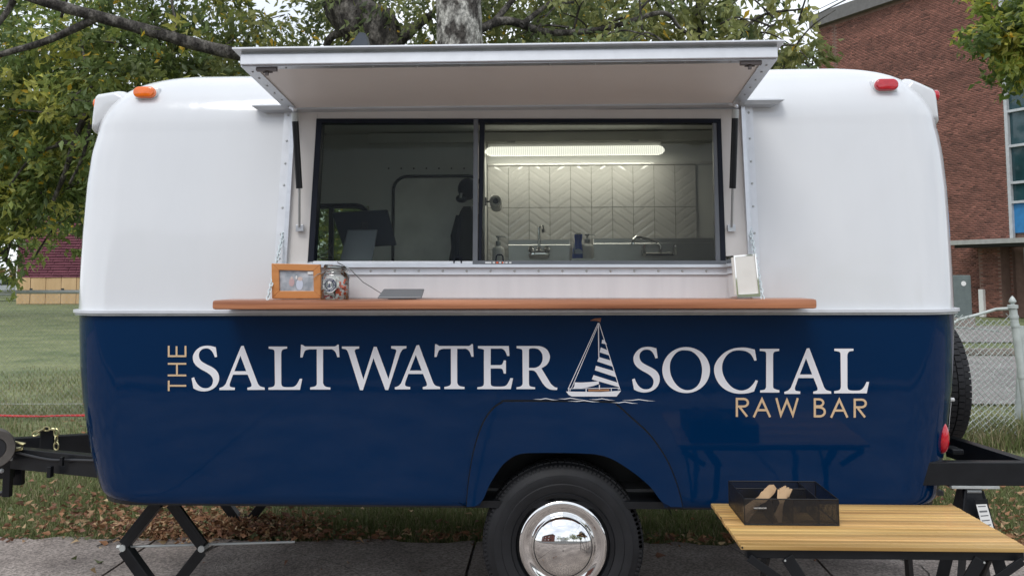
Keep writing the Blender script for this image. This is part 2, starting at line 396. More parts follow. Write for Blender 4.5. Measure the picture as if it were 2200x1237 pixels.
# ------------------------------------------------------------------ trees
def bark(name, c1, c2):
    m = mat(name, c1, rough=.95, col2=c2, vs=11, bump=1, bs=26, bdist=.05, detail=12, stretch=(1, 1, .6), speck=.45, ss=48); rp_ = [x for x in m.node_tree.nodes if x.type == 'VALTORGB'][0]; rp_.color_ramp.elements[0].position = .42; rp_.color_ramp.elements[1].position = .60; return m
bk1 = bark('lichen_bark', (.05, .044, .038), (.42, .41, .37)); bk2 = bark('dark_bark', (.03, .026, .022), (.125, .115, .10))
class BR:
    def __init__(s, parent, m): s.parent = parent; s.m = m
def limb(mb, pts, r0, r1, n=12, jag=.06):
    # smooth the polyline with catmull-rom
    if isinstance(mb, BR):
        m2 = MB(); limb(m2, pts, r0, r1, n, jag); obj('branch', m2, mb.m, mb.parent, smooth=True, sharp=60); return
    P = [Vector(p) for p in pts]; Q = []
    for i in range(len(P) - 1):
        a = P[max(i - 1, 0)]; b = P[i]; c = P[i + 1]; d = P[min(i + 2, len(P) - 1)]
        for k in range(6):
            t = k / 6; Q.append(.5 * ((2 * b) + (c - a) * t + (2 * a - 5 * b + 4 * c - d) * t * t + (3 * b - a - 3 * c + d) * t ** 3))
    Q.append(P[-1]); m = len(Q)
    mb.tube(Q, [(r0 + (r1 - r0) * i / (m - 1)) * (1 + random.uniform(-jag, jag)) for i in range(m)], n)
    return Q
def crown_leaves(name, parent, blobs, nl, size, pal, pp, down=.5, seed=1, cl=26, tau=1.0):
    """blobs: (centre, radii, weight, zmin) ; leaves gathered in drooping sprays"""
    g = np.random.default_rng(seed); P = []; D = []; T = []
    tw = sum(b[2] for b in blobs)
    for (c, rad, wt, zmin) in blobs:
        k = int(nl * wt / tw / cl)
        u = g.normal(size=(k, 3)); u /= np.linalg.norm(u, axis=1, keepdims=True); rr = g.random((k, 1)) ** (1 / 2.2)
        C = np.array(c) + u * rr * np.array(rad); C = C[C[:, 2] > zmin]; k = len(C)
        ax = g.normal(size=(k, 3)) * np.array([1, 1, .35]) + np.array([0, 0, -down * .6]); ax /= np.linalg.norm(ax, axis=1, keepdims=True)
        ln = g.uniform(.18, .5, (k, 1))
        t = g.random((k, cl, 1)); p = C[:, None] + ax[:, None] * t * ln[:, None] + g.normal(size=(k, cl, 3)) * .045
        dd = ax[:, None] * .8 + g.normal(size=(k, cl, 3)) * .75 + np.array([0, 0, -down])
        ti = np.array(pal)[g.choice(len(pal), k, p=pp)]; ti = ti[:, None] * g.uniform(.75, 1.25, (k, 1, 1)) * g.uniform(.8, 1.2, (k, cl, 1))
        yl = g.random((k, cl, 1)) < .02; ti = np.where(yl, np.array([.42, .28, .03]), ti)
        P.append(p.reshape(-1, 3)); D.append(dd.reshape(-1, 3)); T.append(ti.reshape(-1, 3) * LEAFGAIN)
    P = np.concatenate(P); D = np.concatenate(D); T = np.concatenate(T)
    sz = g.uniform(size * .7, size * 1.3, len(P))
    return leafmesh(P, sz, D, T, lm, name, 'stuff', parent)
def twigs(mb, blobs, n, seed):
    g = random.Random(seed); br = mb; mb = MB()
    for _ in range(n):
        c, rad, wt, zmin = g.choice(blobs)
        p = Vector([c[i] + rad[i] * g.uniform(-.8, .8) for i in range(3)])
        if p.z < zmin + .1: continue
        q = p + Vector((g.uniform(-.6, .6), g.uniform(-.4, .4), g.uniform(-.35, .5))); mid = (p + q) / 2 + Vector((0, 0, .08))
        limb(mb, [p, mid, q], .014, .004, 5)
    obj('twigs', mb, br.m, br.parent, smooth=True, sharp=60, kind='stuff')
def X(px, Y): return W(px, 300, Y).x
def Pt(px, py, Y): return tuple(W(px, py, Y))
OLV = [(.15, .165, .062), (.115, .14, .056), (.21, .215, .078), (.08, .105, .046)]
GRN = [(.11, .15, .048), (.17, .20, .058), (.30, .30, .075), (.07, .10, .036)]

# main lichen covered trunk
t1 = thing('lichen_tree', 'broad grey lichened trunk rising behind the middle of the awning', 'tree', (W(987, 50, 3.6).x, 3.6, 0))
mb = MB(); bx_ = W(987, 50, 3.6).x
limb(mb, [(bx_ + .02, 3.6, -.1), (bx_ + .02, 3.6, 1.2), (bx_ + .01, 3.6, 2.6), (bx_, 3.6, 3.7), (bx_ - .05, 3.65, 5.0), (bx_ + .2, 3.8, 7.0)], .29, .14, 24, .03)
obj('trunk', mb, bk1, t1, smooth=True, sharp=60)
mb = BR(t1, bk2)
limb(mb, [Pt(1010, 75, 3.6), Pt(1085, 45, 3.7), Pt(1180, 70, 3.9), Pt(1300, 62, 4.1), Pt(1420, 28, 4.2), Pt(1460, 60, 4.3), Pt(1500, 90, 4.4)], .042, .012)
limb(mb, [Pt(1050, 60, 3.65), Pt(1110, -10, 3.8), Pt(1160, -80, 4)], .03, .02); limb(mb, [Pt(1120, 55, 3.7), Pt(1170, 15, 3.9), Pt(1230, -30, 4)], .03, .012)
limb(mb, [(bx_, 3.6, 4.4), (bx_ - 1.2, 4.0, 5.4), (bx_ - 2.6, 4.4, 6.0)], .1, .03); limb(mb, [(bx_, 3.6, 4.8), (bx_ + 1.2, 4.2, 5.6), (bx_ + 2.4, 4.4, 6.3)], .09, .03)
b1 = [((X(900, 5), 4.9, 4.0), (1.6, 1.1, 1.5), .8, 2.5), ((X(560, 5), 4.9, 4.0), (1.6, 1.1, 1.5), 1.2, 2.4), ((X(1150, 5), 4.9, 4.1), (1.4, 1.1, 1.5), .8, 2.5), ((X(1020, 4.4), 4.3, 3.95), (1.2, .45, .8), .22, 2.6), ((X(1300, 4.4), 4.0, 3.75), (.8, .4, .55), .14, 2.6), ((X(800, 5), 5, 6.2), (3.2, 1.8, 1.6), .22, 4.8)]
twigs(mb, b1, 60, 3)
crown_leaves('crown', t1, b1, 24000, .082, OLV, [.4, .3, .15, .15], .5, 1)
# gnarled second trunk with the long limb to the left
t2 = thing('gnarled_tree', 'dark gnarled trunk with a long bare limb reaching left above the trailer', 'tree', (W(800, 90, 4.3).x, 4.3, 0))
mb = MB(); c = W(815, 100, 4.3)
limb(mb, [(c.x + .1, 4.3, -.1), (c.x + .08, 4.3, 1.5), (c.x, 4.3, c.z), Pt(770, 50, 4.3), Pt(735, 10, 4.35), Pt(715, -60, 4.4), Pt(690, -200, 4.5)], .27, .14, 20, .05)
obj('trunk', mb, bk2, t2, smooth=True, sharp=60)
mb = BR(t2, bk2)
limb(mb, [Pt(800, 110, 4.3), Pt(640, 135, 4.1), Pt(520, 118, 3.9), Pt(430, 98, 3.8), Pt(340, 72, 3.7), Pt(210, 36, 3.6), Pt(110, 8, 3.5), Pt(0, -30, 3.4)], .066, .046, 12, .05)
limb(mb, [Pt(208, 38, 3.6), Pt(160, 62, 3.6), Pt(90, 92, 3.55), Pt(0, 118, 3.5), Pt(-90, 150, 3.4)], .038, .022, 10, .05)
limb(mb, [Pt(30, 0, 3.5), Pt(12, 30, 3.5), Pt(-10, 60, 3.5)], .03, .02); limb(mb, [Pt(300, 62, 3.65), Pt(372, 70, 3.9), Pt(370, 10, 4.0), Pt(360, -40, 4.1)], .018, .010)
limb(mb, [Pt(850, 95, 4.3), Pt(890, 60, 4.4), Pt(930, 30, 4.5)], .07, .03); limb(mb, [Pt(760, 60, 4.3), Pt(715, 78, 4.4), Pt(700, 100, 4.4)], .05, .03)
limb(mb, [Pt(200, 215, 4.3), Pt(165, 290, 4.4), Pt(140, 370, 4.5), Pt(115, 430, 4.6)], .035, .018); limb(mb, [Pt(200, 235, 4.3), Pt(180, 330, 4.3), Pt(150, 395, 4.4)], .02, .012)
limb(mb, [Pt(230, 230, 4.6), Pt(160, 250, 4.5), Pt(80, 240, 4.5), Pt(20, 235, 4.5)], .016, .008); limb(mb, [Pt(180, 300, 4.6), Pt(80, 330, 4.5), Pt(20, 400, 4.5)], .022, .008)
b2 = [((X(330, 4.6), 4.7, 3.75), (1.2, .9, 1.25), 1.0, 2.45), ((X(100, 4.8), 5.0, 3.5), (1.3, 1.0, 1.4), 1.3, 2.0), ((X(-80, 4.8), 5.0, 3.3), (1.2, 1.0, 1.5), .8, 1.75), ((X(30, 4.8), 5.2, 2.55), (1.0, .8, .55), .55, 1.8), ((X(-10, 5), 5.2, 2.0), (.45, .5, .55), .16, 1.45), ((X(200, 5), 5.2, 5.6), (2.4, 1.6, 1.3), .2, 4.6)]
twigs(mb, b2, 70, 5)
crown_leaves('crown', t2, b2, 29000, .09, GRN, [.38, .28, .14, .2], .45, 2)
# long leaved tree to the right, thin against the sky
xr_ = X(1500, 6.2)
t3 = thing('long_leaved_tree', 'olive tree with long narrow leaves hanging beside the brick building', 'tree', (xr_, 6.4, 0))
mb = MB(); limb(mb, [(xr_ - .3, 6.4, -.1), (xr_ - .2, 6.4, 2), (xr_, 6.4, 4), (xr_ + .3, 6.4, 6)], .12, .05, 12); obj('trunk', mb, bk2, t3, smooth=True, sharp=60)
mb = BR(t3, bk2); b3 = [((X(1420, 6.2), 6.2, 4.0), (1.4, .9, 1.2), 1.1, 2.8), ((X(1620, 6.2), 6.2, 3.9), (.85, .8, 1.3), .42, 2.7), ((X(1720, 6.2), 6.1, 3.6), (.38, .5, 1.0), .16, 2.7), ((X(1250, 6.2), 6.4, 4.3), (1.2, .9, 1.4), .8, 2.8)]
twigs(mb, b3, 60, 9); limb(mb, [(xr_, 6.4, 3.2), Pt(1600, 60, 6.2), Pt(1720, 20, 6.1)], .03, .01)
crown_leaves('crown', t3, b3, 12500, .12, OLV, [.35, .25, .25, .15], .6, 3)
# maple sprays entering from the upper right
t4 = thing('maple_tree', 'yellow green maple boughs entering the upper right corner before the windows', 'tree', (6.3, 6.5, 0))
mb = MB(); limb(mb, [(6.3, 6.5, -.1), (6.3, 6.5, 3), (6.2, 6.5, 6)], .16, .08, 12); obj('trunk', mb, bk2, t4, smooth=True, sharp=60)
mb = BR(t4, bk2); limb(mb, [(6.25, 6.5, 3.4), Pt(2190, 90, 5.6), Pt(2150, 60, 5.4)], .03, .008); limb(mb, [(6.25, 6.5, 3.0), Pt(2200, 160, 5.5), Pt(2160, 150, 5.4)], .02, .006)
b4 = [((X(2165, 5.5), 5.5, W(2165, 55, 5.5).z), (.26, .3, .30), .5, 1), ((X(2195, 5.5), 5.5, W(2195, 135, 5.5).z), (.22, .3, .16), .35, 1), ((X(2240, 5.5), 5.6, W(2240, 60, 5.5).z), (.3, .4, .5), .8, 1), ((6.3, 6.6, 5.4), (1.3, 1.2, 1.1), 2.4, 3)]
crown_leaves('crown', t4, b4, 9000, .10, [(.16, .19, .035), (.10, .14, .03), (.26, .25, .05), (.06, .09, .025)], [.35, .3, .2, .15], .3, 4)
# trees well behind, filling between the near crowns
def far_tree(x, y, h, r, pal, lab, n, seed, size=.32):
    t = thing('broadleaf_tree', lab, 'tree', (x, y, 0), 'trees standing across the field')
    mb = MB(); limb(mb, [(x, y, -.1), (x + .1, y, h * .35), (x, y, h * .8)], r * .07, r * .02, 10); obj('trunk', mb, bk2, t, smooth=True)
    bl = [((x, y, h * .62), (r, r, h * .38), 2.0, h * .18), ((x + r * .5, y, h * .5), (r * .6, r * .6, h * .25), .8, h * .15), ((x - r * .5, y, h * .45), (r * .6, r * .6, h * .25), .8, h * .15)]
    crown_leaves('crown', t, bl, n, size, pal, [.3, .3, .2, .2], .3, seed, cl=20)
DRK = [(.06, .09, .03), (.08, .115, .034), (.11, .14, .04), (.04, .06, .024)]
far_tree(-13, 26, 11, 5.5, DRK, 'tall dark green tree seen between the near branches at upper left', 9000, 21)
far_tree(-5, 30, 11.5, 5, DRK, 'dark tree visible through gaps left of the lichened trunk', 9000, 22)
far_tree(-22, 30, 11, 6, GRN, 'lighter green tree behind the shed at the left edge', 9000, 23)
far_tree(-40, 70, 16, 9, DRK, 'dark evergreen mass rising over the shed roof', 7000, 24, .6)
far_tree(-26, 68, 15, 8, DRK, 'dark tree standing behind the maroon shed', 7000, 25, .6)
far_tree(3, 34, 10.5, 4, DRK, 'dark tree visible through gaps right of the lichened trunk', 5000, 26)
far_tree(9.5, 44, 9, 3.5, OLV, 'thin pale tree far beyond the long leaved tree', 3000, 27)
for i, (x, y, h, r, lb_) in enumerate(((-52, 62, 13, 8, 'broad tree left of the parked car across the field'), (-70, 74, 14, 9, 'outermost tree on the left across the field'), (-16, 92, 14, 9, 'distant tree right of the maroon shed'), (8, 96, 15, 9, 'distant tree directly behind the trailer'), (46, 84, 15, 9, 'distant tree past the brick building'))):
    far_tree(x, y, h, r, GRN, lb_, 4000, 60 + i, .7)
bh = thing('hedge_bush', 'tawny bush at the far left beyond the field', 'bush', (-42, 60, 0))
crown_leaves('foliage', bh, [((-42, 60, 1.3), (4, 1.2, 1.5), 1, 0)], 2500, .3, [(.16, .15, .05), (.12, .10, .05), (.20, .14, .06), (.08, .09, .03)], [.3, .3, .2, .2], .1, 31)

hb2 = thing('hedge_bush', 'green bush seen through the rear window behind the dark sales screen', 'bush', (X(720, 9), 9.6, 0))
crown_leaves('foliage', hb2, [((X(720, 9), 9.6, 1.9), (1.9, .9, 1.5), 1, 0)], 9000, .10, GRN, [.3, .3, .2, .2], .2, 32)
# ------------------------------------------------------------------ the trailer
TR = thing('food_trailer', 'vintage caravan turned raw bar, glossy white over navy, with its hatch open', 'food trailer', (0, .95, 0))
YB = 1.98      # rear side
def lam(a, b, t): return a + (b - a) * t
def interp(tab, z):
    for i in range(len(tab) - 1):
        if tab[i][0] <= z <= tab[i + 1][0]:
            t = (z - tab[i][0]) / (tab[i + 1][0] - tab[i][0]); t = t * t * (3 - 2 * t) if False else t
            return lam(tab[i][1], tab[i + 1][1], t)
    return tab[0][1] if z < tab[0][0] else tab[-1][1]
def ring(xl, xr, yf, yb, r, n=12):
    pts = []
    for (cx_, cy_, a0) in ((xl + r, yf + r, 180), (xr - r, yf + r, 270), (xr - r, yb - r, 0), (xl + r, yb - r, 90)):
        for k in range(n + 1):
            a = R(a0 + 90 * k / n); pts.append((cx_ + r * math.cos(a), cy_ + r * math.sin(a)))
    return pts
def profile(pxs, Y, r, side):
    tab = []
    for (px, py) in pxs:
        p = W(px, py, Y)
        for _ in range(4): p = W(px, py, .5 * r + yside(p.z))
        tab.append((p.z, p.x + side * .13 * r))
    return sorted(tab)
RC = .27
ulx = profile([(168, 668), (171, 600), (177, 500), (186, 400), (197, 330), (206, 300), (213, 280)], .14, RC, -1)
urx = profile([(2050, 668), (2047, 600), (2041, 500), (2034, 400), (2025, 330), (2016, 285), (2009, 265)], .14, RC, 1)
llx = profile([(169, 672), (171, 780), (176, 850), (184, 910), (195, 970), (207, 1020), (216, 1050), (223, 1064), (238, 1076)], .14, RC, -1)
lrx = profile([(2050, 672), (2049, 760), (2046, 830), (2038, 900), (2030, 960), (2022, 1020), (2016, 1060), (2011, 1078), (1998, 1090)], .14, RC, 1)
ZT = 2.20; RS = .275
def upper_levels():
    out = []
    z = 1.378
    while z < ZT - .001:
        out.append((z, interp(ulx, z), interp(urx, z), yside(z), YB - yside(z), RC)); z += .03
    xl0, xr0 = interp(ulx, ZT), interp(urx, ZT)
    for k in range(0, 15):
        t = R(90 * k / 14 * .985); ins = RS * (1 - math.cos(t)); zz = ZT + .305 * math.sin(t); cc_ = 1 - math.cos(t)
        ex = ins * 1.35; ly = .10 * (ZT - 1.375) + ins
        out.append((zz, xl0 + .22 * cc_ + .012 * math.sin(t), xr0 - .18 * cc_ - .012 * math.sin(t), ly, YB - ly, RC + .10 * cc_))
    b = out[-1]
    for k, (d, dz) in enumerate(((.12, .012), (.3, .022), (.5, .028), (.62, .03))):
        out.append((b[0] + dz, b[1] + d, b[2] - d, b[3] + d, b[4] - d, max(.1, b[5] - d * .4)))
    return out
def loft(levels, n=12, capt=True, capb=False):
    mb = MB(); m = 0
    for (z, xl, xr, yf, yb, r) in levels:
        rg = ring(xl, xr, yf, yb, r, n); m = len(rg); mb.v += [(a, b, z) for a, b in rg]
    for i in range(len(levels) - 1):
        for k in range(m):
            k2 = (k + 1) % m; mb.f.append((i * m + k, i * m + k2, (i + 1) * m + k2, (i + 1) * m + k))
    if capt: mb.f.append(tuple((len(levels) - 1) * m + k for k in range(m)))
    if capb: mb.f.append(tuple(range(m))[::-1])
    return mb
def finish(o, thick, cutters, sharp=40):
    md = o.modifiers.new('s', 'SOLIDIFY'); md.thickness = thick; md.offset = -1; md.use_even_offset = False
    cs = []
    for c in cutters:
        me = bpy.data.meshes.new('c'); me.from_pydata(c.v, [], c.f); fixn(me); co = bpy.data.objects.new('c', me); COL.objects.link(co); cs.append(co)
        b = o.modifiers.new('b', 'BOOLEAN'); b.operation = 'DIFFERENCE'; b.object = co; b.solver = 'EXACT'
    dg = bpy.context.evaluated_depsgraph_get(); ev = o.evaluated_get(dg); me = bpy.data.meshes.new_from_object(ev)
    o.modifiers.clear(); o.data = me
    me.polygons.foreach_set('use_smooth', [True] * len(me.polygons)); me.set_sharp_from_angle(angle=R(sharp))
    for c in cs: bpy.data.objects.remove(c)
base = TR.location
# window opening corners on the side surface
wTL = S(684, 256); wTR = S(1548, 256); wBL = S(664, 567); wBR = S(1559, 567)
zt, zb = wTL.z, wBL.z
cut = MB(); cut.prism([(p.x, -.3, p.z) for p in (wTL, wTR, wBR, wBL)], (0, .75, 0))
rwl, rwr = W(600, 450, 1.8).x, W(796, 450, 1.8).x; rwt, rwb = W(700, 440, 1.8).z, 1.45
cut2 = MB(); cut2.box(((rwl + rwr) / 2, 1.95, (rwt + rwb) / 2), (rwr - rwl, .5, rwt - rwb))
us = obj('upper_shell', loft(upper_levels()), gel, TR); finish(us, .012, [cut, cut2])
# lower shell
def lower_levels():
    out = []; zmin = .53; rb = .055
    zs = [zmin + rb * (1 - math.cos(R(a))) for a in range(0, 91, 15)] + [zmin + rb + .03 * k for k in range(1, 40) if zmin + rb + .03 * k < 1.36] + [1.366]
    for z in zs:
        e = 0
        if z < zmin + rb: e = rb * .6 * (1 - math.sqrt(max(0, 1 - ((zmin + rb - z) / rb) ** 2)))
        y = yside(z) + e * .55; out.append((z, interp(llx, z) + e, interp(lrx, z) - e, y, YB - y, RC))
    return out
arch = [(1019, 1110), (1038, 1071), (1054, 1036), (1080, 997), (1109, 976), (1150, 971), (1269, 973), (1314, 984), (1356, 1010), (1385, 1033), (1401, 1049), (1420, 1074), (1439, 1110)]
archW = [S(a, b) for a, b in arch]
cut3 = MB(); cut3.prism([(p.x, -.2, p.z) for p in archW], (0, .6, 0))
cut4 = MB(); cut4.prism([(p.x, 1.6, p.z) for p in archW], (0, .6, 0))
ls = obj('lower_shell', loft(lower_levels(), capt=False), navy, TR); finish(ls, .012, [cut3, cut4])
# belt moulding
def beltring(z0, z1, o, m, nm):
    a = ring(interp(ulx, 1.38) - o, interp(urx, 1.38) + o, -o, YB + o, RC + o, 14); b = ring(interp(ulx, 1.38) + .01, interp(urx, 1.38) - .01, .01, YB - .01, RC - .01, 14)
    mb = MB(); n = len(a)
    mb.v = [(x, y, z) for z in (z0, z1) for x, y in a] + [(x, y, z) for z in (z0, z1) for x, y in b]
    for k in range(n):
        k2 = (k + 1) % n
        mb.f += [(k, k2, n + k2, n + k), (2 * n + k, 3 * n + k, 3 * n + k2, 2 * n + k2), (n + k, n + k2, 3 * n + k2, 3 * n + k), (k, 2 * n + k, 2 * n + k2, k2)]
    return obj(nm, mb, m, TR, smooth=True)
beltring(1.372, 1.384, .022, alup, 'belt_moulding'); beltring(1.362, 1.370, .014, galv, 'belt_moulding')
# floor pan and chassis
zf = .528
mb = MB(); rg = ring(interp(llx, .55) + .02, interp(lrx, .55) - .02, .070, YB - .070, .25, 8)
mb.prism([(a, b, zf) for a, b in rg], (0, 0, .03)); obj('floor_pan', mb, black, TR)
mb = MB()
for y in (.42, 1.55): mb.box((0.02, y, .488), (3.3, .06, .08), .004)
for x in (-1.5, -.7, .1, .9, 1.5): mb.box((x, .985, .488), (.05, 1.07, .07), .004)
obj('chassis_frame', mb, black, TR)
wc = W(1209, 1165, .12)
mb = MB(); mb.tube([(wc.x, .12, wc.z), (wc.x, 1.85, wc.z)], .038, 10); mb.box((wc.x, .45, wc.z + .07), (.5, .06, .03)); mb.box((wc.x + .17, .40, .53), (.10, .05, .16), .01)
obj('axle', mb, black, TR)
# wheel housing liners
for (y0, y1) in ((.06, .40), (1.60, 1.92)):
    mb = MB(); A = [(archW[0].x - .03, .53)] + [(wc.x + .46 * math.cos(R(a)), .50 + .40 * math.sin(R(a))) for a in range(172, 7, -11)] + [(wc.x + .47, .50)]
    for i in range(len(A) - 1):
        (xa, za), (xb, zb_) = A[i], A[i + 1]; mb.poly([(xa, y0, za), (xb, y0, zb_), (xb, y1, zb_), (xa, y1, za)])
    yy = y1 if y0 < 1 else y0
    mb.poly([(a, yy, b) for a, b in A]); obj('wheel_housing', mb, black, TR)
# fender panel, raised over the arch
def sheet(outer, holes, off, m, name, parent, thick=0, zcuts=(), smooth=True):
    """2D outline (pixel traced, sits at its real place on the side) -> sheet following the side surface"""
    loops = [[Vector((p.x, p.z, 0)) for p in lp] for lp in [outer] + holes]
    flat = [v for lp in loops for v in lp]; tris = tessellate_polygon(loops)
    bm = bmesh.new(); vs = [bm.verts.new(v) for v in flat]
    for t in tris:
        try: bm.faces.new([vs[i] for i in t])
        except ValueError: pass
    for z in zcuts: bmesh.ops.bisect_plane(bm, geom=bm.verts[:] + bm.edges[:] + bm.faces[:], plane_co=(0, z, 0), plane_no=(0, 1, 0))
    bm.verts.index_update(); mb = MB()
    V = [(v.co.x, yside(v.co.y) - off, v.co.y) for v in bm.verts]; Fc = []
    for f in bm.faces:
        ids = [v.index for v in f.verts]
        if f.normal.z < 0: ids = ids[::-1]
        Fc.append(ids)
    if thick:
        bnd = [(e.verts[0].index, e.verts[1].index) for e in bm.edges if len(e.link_faces) == 1]; n = len(V)
        V2 = V + [(x, y + thick, z) for x, y, z in V]; Fc = Fc + [(a, b, b + n, a + n) for a, b in bnd]; mb.add(V2, Fc)
    else: mb.add(V, Fc)
    bm.free()
    o = obj(name, mb, m, parent, smooth=smooth, sharp=30, fix=bool(thick))
    return o
def crom(pts, n=5, closed=False):
    """pts (x,y[,1=corner]) -> smooth polyline through them, straight between two corners"""
    out = []; m = len(pts)
    for i in range(m if closed else m - 1):
        b = pts[i]; c = pts[(i + 1) % m]; cb = len(b) > 2; cc = len(c) > 2
        out.append((b[0], b[1]))
        if cb and cc: continue
        a = b if cb or (not closed and i == 0) else pts[i - 1]; d = c if cc or (not closed and i == m - 2) else pts[(i + 2) % m]
        for k in range(1, n):
            t = k / n
            q = [.5 * (2 * b[j] + (c[j] - a[j]) * t + (2 * a[j] - 5 * b[j] + 4 * c[j] - d[j]) * t * t + (3 * b[j] - a[j] - 3 * c[j] + d[j]) * t ** 3) for j in (0, 1)]
            out.append(tuple(q))
    if not closed: out.append((pts[-1][0], pts[-1][1]))
    return out
seam = crom([(1003, 1086), (1008, 1032), (1019, 968), (1038, 910), (1060, 878), (1080, 865), (1099, 862), (1301, 864), (1324, 870), (1356, 898), (1394, 933), (1426, 978), (1446, 1020), (1459, 1060), (1465, 1087)], 4)
inner = crom([(1440, 1086), (1420, 1074), (1401, 1049), (1385, 1033), (1356, 1010), (1314, 984), (1269, 973), (1150, 971), (1109, 976), (1080, 997), (1054, 1036), (1038, 1071), (1022, 1085)], 4)
fo = [S(a, b) for a, b in seam + inner]
fd_ = sheet(fo, [], .014, navy, 'fender', TR, .015, [.56 + .04 * k for k in range(14)]); md = fd_.modifiers.new('b', 'BEVEL'); md.width = .004; md.segments = 2; md.limit_method = 'ANGLE'; md.angle_limit = R(50)
mb = MB(); mb.tube([S(a, b - 1.2, .003) for a, b in seam], .0045, 6); obj('fender_seam', mb, black, TR)
# wheels
def wheel(y, sgn, nm='wheel'):
    Rr = .345; hub = bpy.data.objects.new(nm, None); COL.objects.link(hub); hub.parent = TR; hub.location = Vector((wc.x, y, wc.z)) - base
    c = (wc.x, y, wc.z)
    prof = [(.225, .0), (.225, -.095), (.245, -.105), (.262, -.108), (.266, -.104), (.285, -.108), (.300, -.106), (.303, -.101), (.318, -.096), (.332, -.086), (.341, -.072), (Rr, -.055), (Rr, .055), (.332, .09), (.29, .105), (.225, .095), (.225, 0)]
    mb = MB(); mb.lathe([(r, h * sgn) for r, h in prof], c, 'Y', 72)
    o = obj('tyre', mb, rubber, hub, smooth=True, sharp=50, loc=c)
    mb = MB()
    for k in range(120):  # shoulder lugs
        a = 2 * math.pi * k / 110; d = Vector((math.cos(a), 0, math.sin(a))); p = Vector(c) + d * .331 + Vector((0, -.078 * sgn, 0))
        rot = Matrix((d.cross(Vector((0, 1, 0))), Vector((0, 1, 0)), d)).transposed(); mb.box(p, (.010, .022, .020), 0, rot)
    for yy in (-.04, 0, .04):
        for k in range(70):
            a = 2 * math.pi * (k + yy * 9) / 70; d = Vector((math.cos(a), 0, math.sin(a))); p = Vector(c) + d * .346 + Vector((0, yy, 0))
            rot = Matrix((d.cross(Vector((0, 1, 0))), Vector((0, 1, 0)), d)).transposed(); mb.box(p, (.026, .030, .010), 0, rot)
    obj('tread', mb, rubber, hub, loc=c)
    mb = MB(); mb.lathe([(r, h * sgn) for r, h in [(.228, -.09), (.222, -.098), (.205, -.094), (.198, -.075), (.13, -.06), (.0, -.055)]], c, 'Y', 48); obj('rim', mb, black, hub, smooth=True, loc=c)
    mb = MB(); pr = [(.192, -.078), (.193, -.090), (.188, -.097), (.178, -.0995), (.160, -.095), (.147, -.0905), (.140, -.090), (.137, -.094)]
    pr += [(.134 * math.cos(R(a)), -.097 - .062 * math.sin(R(a))) for a in range(4, 91, 5)]
    mb.lathe([(r, h * sgn) for r, h in pr], c, 'Y', 96); obj('hubcap', mb, chrome, hub, smooth=True, sharp=60, loc=c)
wheel(.165, 1); wheel(1.79, -1)
# spare wheel on the rear end
sx = W(2092, 830, .70).x - .01; sy, sz = 1.0, W(2092, 830, .75).z
hub = bpy.data.objects.new('spare_wheel', None); COL.objects.link(hub); hub.parent = TR; hub.location = Vector((sx - .1, sy, sz)) - base
mb = MB(); c = (sx - .1, sy, sz); mb.lathe([(r, h) for r, h in [(.2, .08), (.25, .098), (.29, .096), (.315, .085), (.326, .07), (.33, .05), (.33, -.05), (.322, -.08), (.29, -.097), (.2, -.08), (.2, .08)]], c, 'X', 64); obj('tyre', mb, rubber, hub, smooth=True, sharp=50, loc=c)
mb = MB()
for j, xx in enumerate((-.072, -.036, 0, .036, .072)):
    for k in range(64):
        a = 2 * math.pi * (k + .5 * (j % 2)) / 64; d = Vector((0, math.cos(a), math.sin(a))); rr = .333 if abs(xx) < .05 else .324
        rot = Matrix((Vector((1, 0, 0)), d.cross(Vector((1, 0, 0))), d)).transposed(); mb.box(Vector(c) + d * rr + Vector((xx, 0, 0)), (.030, .027, .012), 0, rot)
obj('tread', mb, rubber, hub, loc=c)
mb = MB(); mb.lathe([(.205, .06), (.19, .07), (.15, .03), (0, .03)], c, 'X', 32); obj('rim', mb, galv, hub, smooth=True, loc=c)
mb = MB(); mb.tube([(sx - .35, sy, sz - .1), (sx - .1, sy, sz)], .03, 8); mb.box((sx - .22, sy, sz - .3), (.06, .12, .5), .01); obj('spare_bracket', mb, black, TR)

# ---- marker lights and their pods
def lozenge(c, w_, h_, d_, nrm, m, parent, name):
    n = Vector(nrm).normalized(); s_ = n.cross(Vector((0, 0, 1))).normalized(); u = s_.cross(n); mb = MB(); k = 10; L1 = []; 
    for a in list(range(-90, 91, 18)): L1.append((w_ / 2 - h_ / 2 + h_ / 2 * math.cos(R(a)), h_ / 2 * math.sin(R(a))))
    for a in list(range(90, 271, 18)): L1.append((-w_ / 2 + h_ / 2 + h_ / 2 * math.cos(R(a)), h_ / 2 * math.sin(R(a))))
    c = Vector(c); lv = [(0, 1), (d_ * .7, 1), (d_ * .93, .92), (d_, .78)]; nn = len(L1)
    for (dd, s0) in lv:
        for (a, b) in L1:
            fx = a * (1 - (1 - s0) * h_ / w_ * 1.1); mb.v.append(tuple(c + s_ * fx + u * b * s0 + n * dd))
    for i in range(len(lv) - 1):
        for q in range(nn): mb.f.append((i * nn + q, i * nn + (q + 1) % nn, (i + 1) * nn + (q + 1) % nn, (i + 1) * nn + q))
    mb.f.append(tuple((len(lv) - 1) * nn + q for q in range(nn)))
    return obj(name, mb, m, parent, smooth=True, sharp=50)
def hit(px, py, o=us):
    d = ray(px, py).normalized(); w0 = origin(o); ok, p, n, i = o.ray_cast(CAM - w0, d); return (p + w0, n)
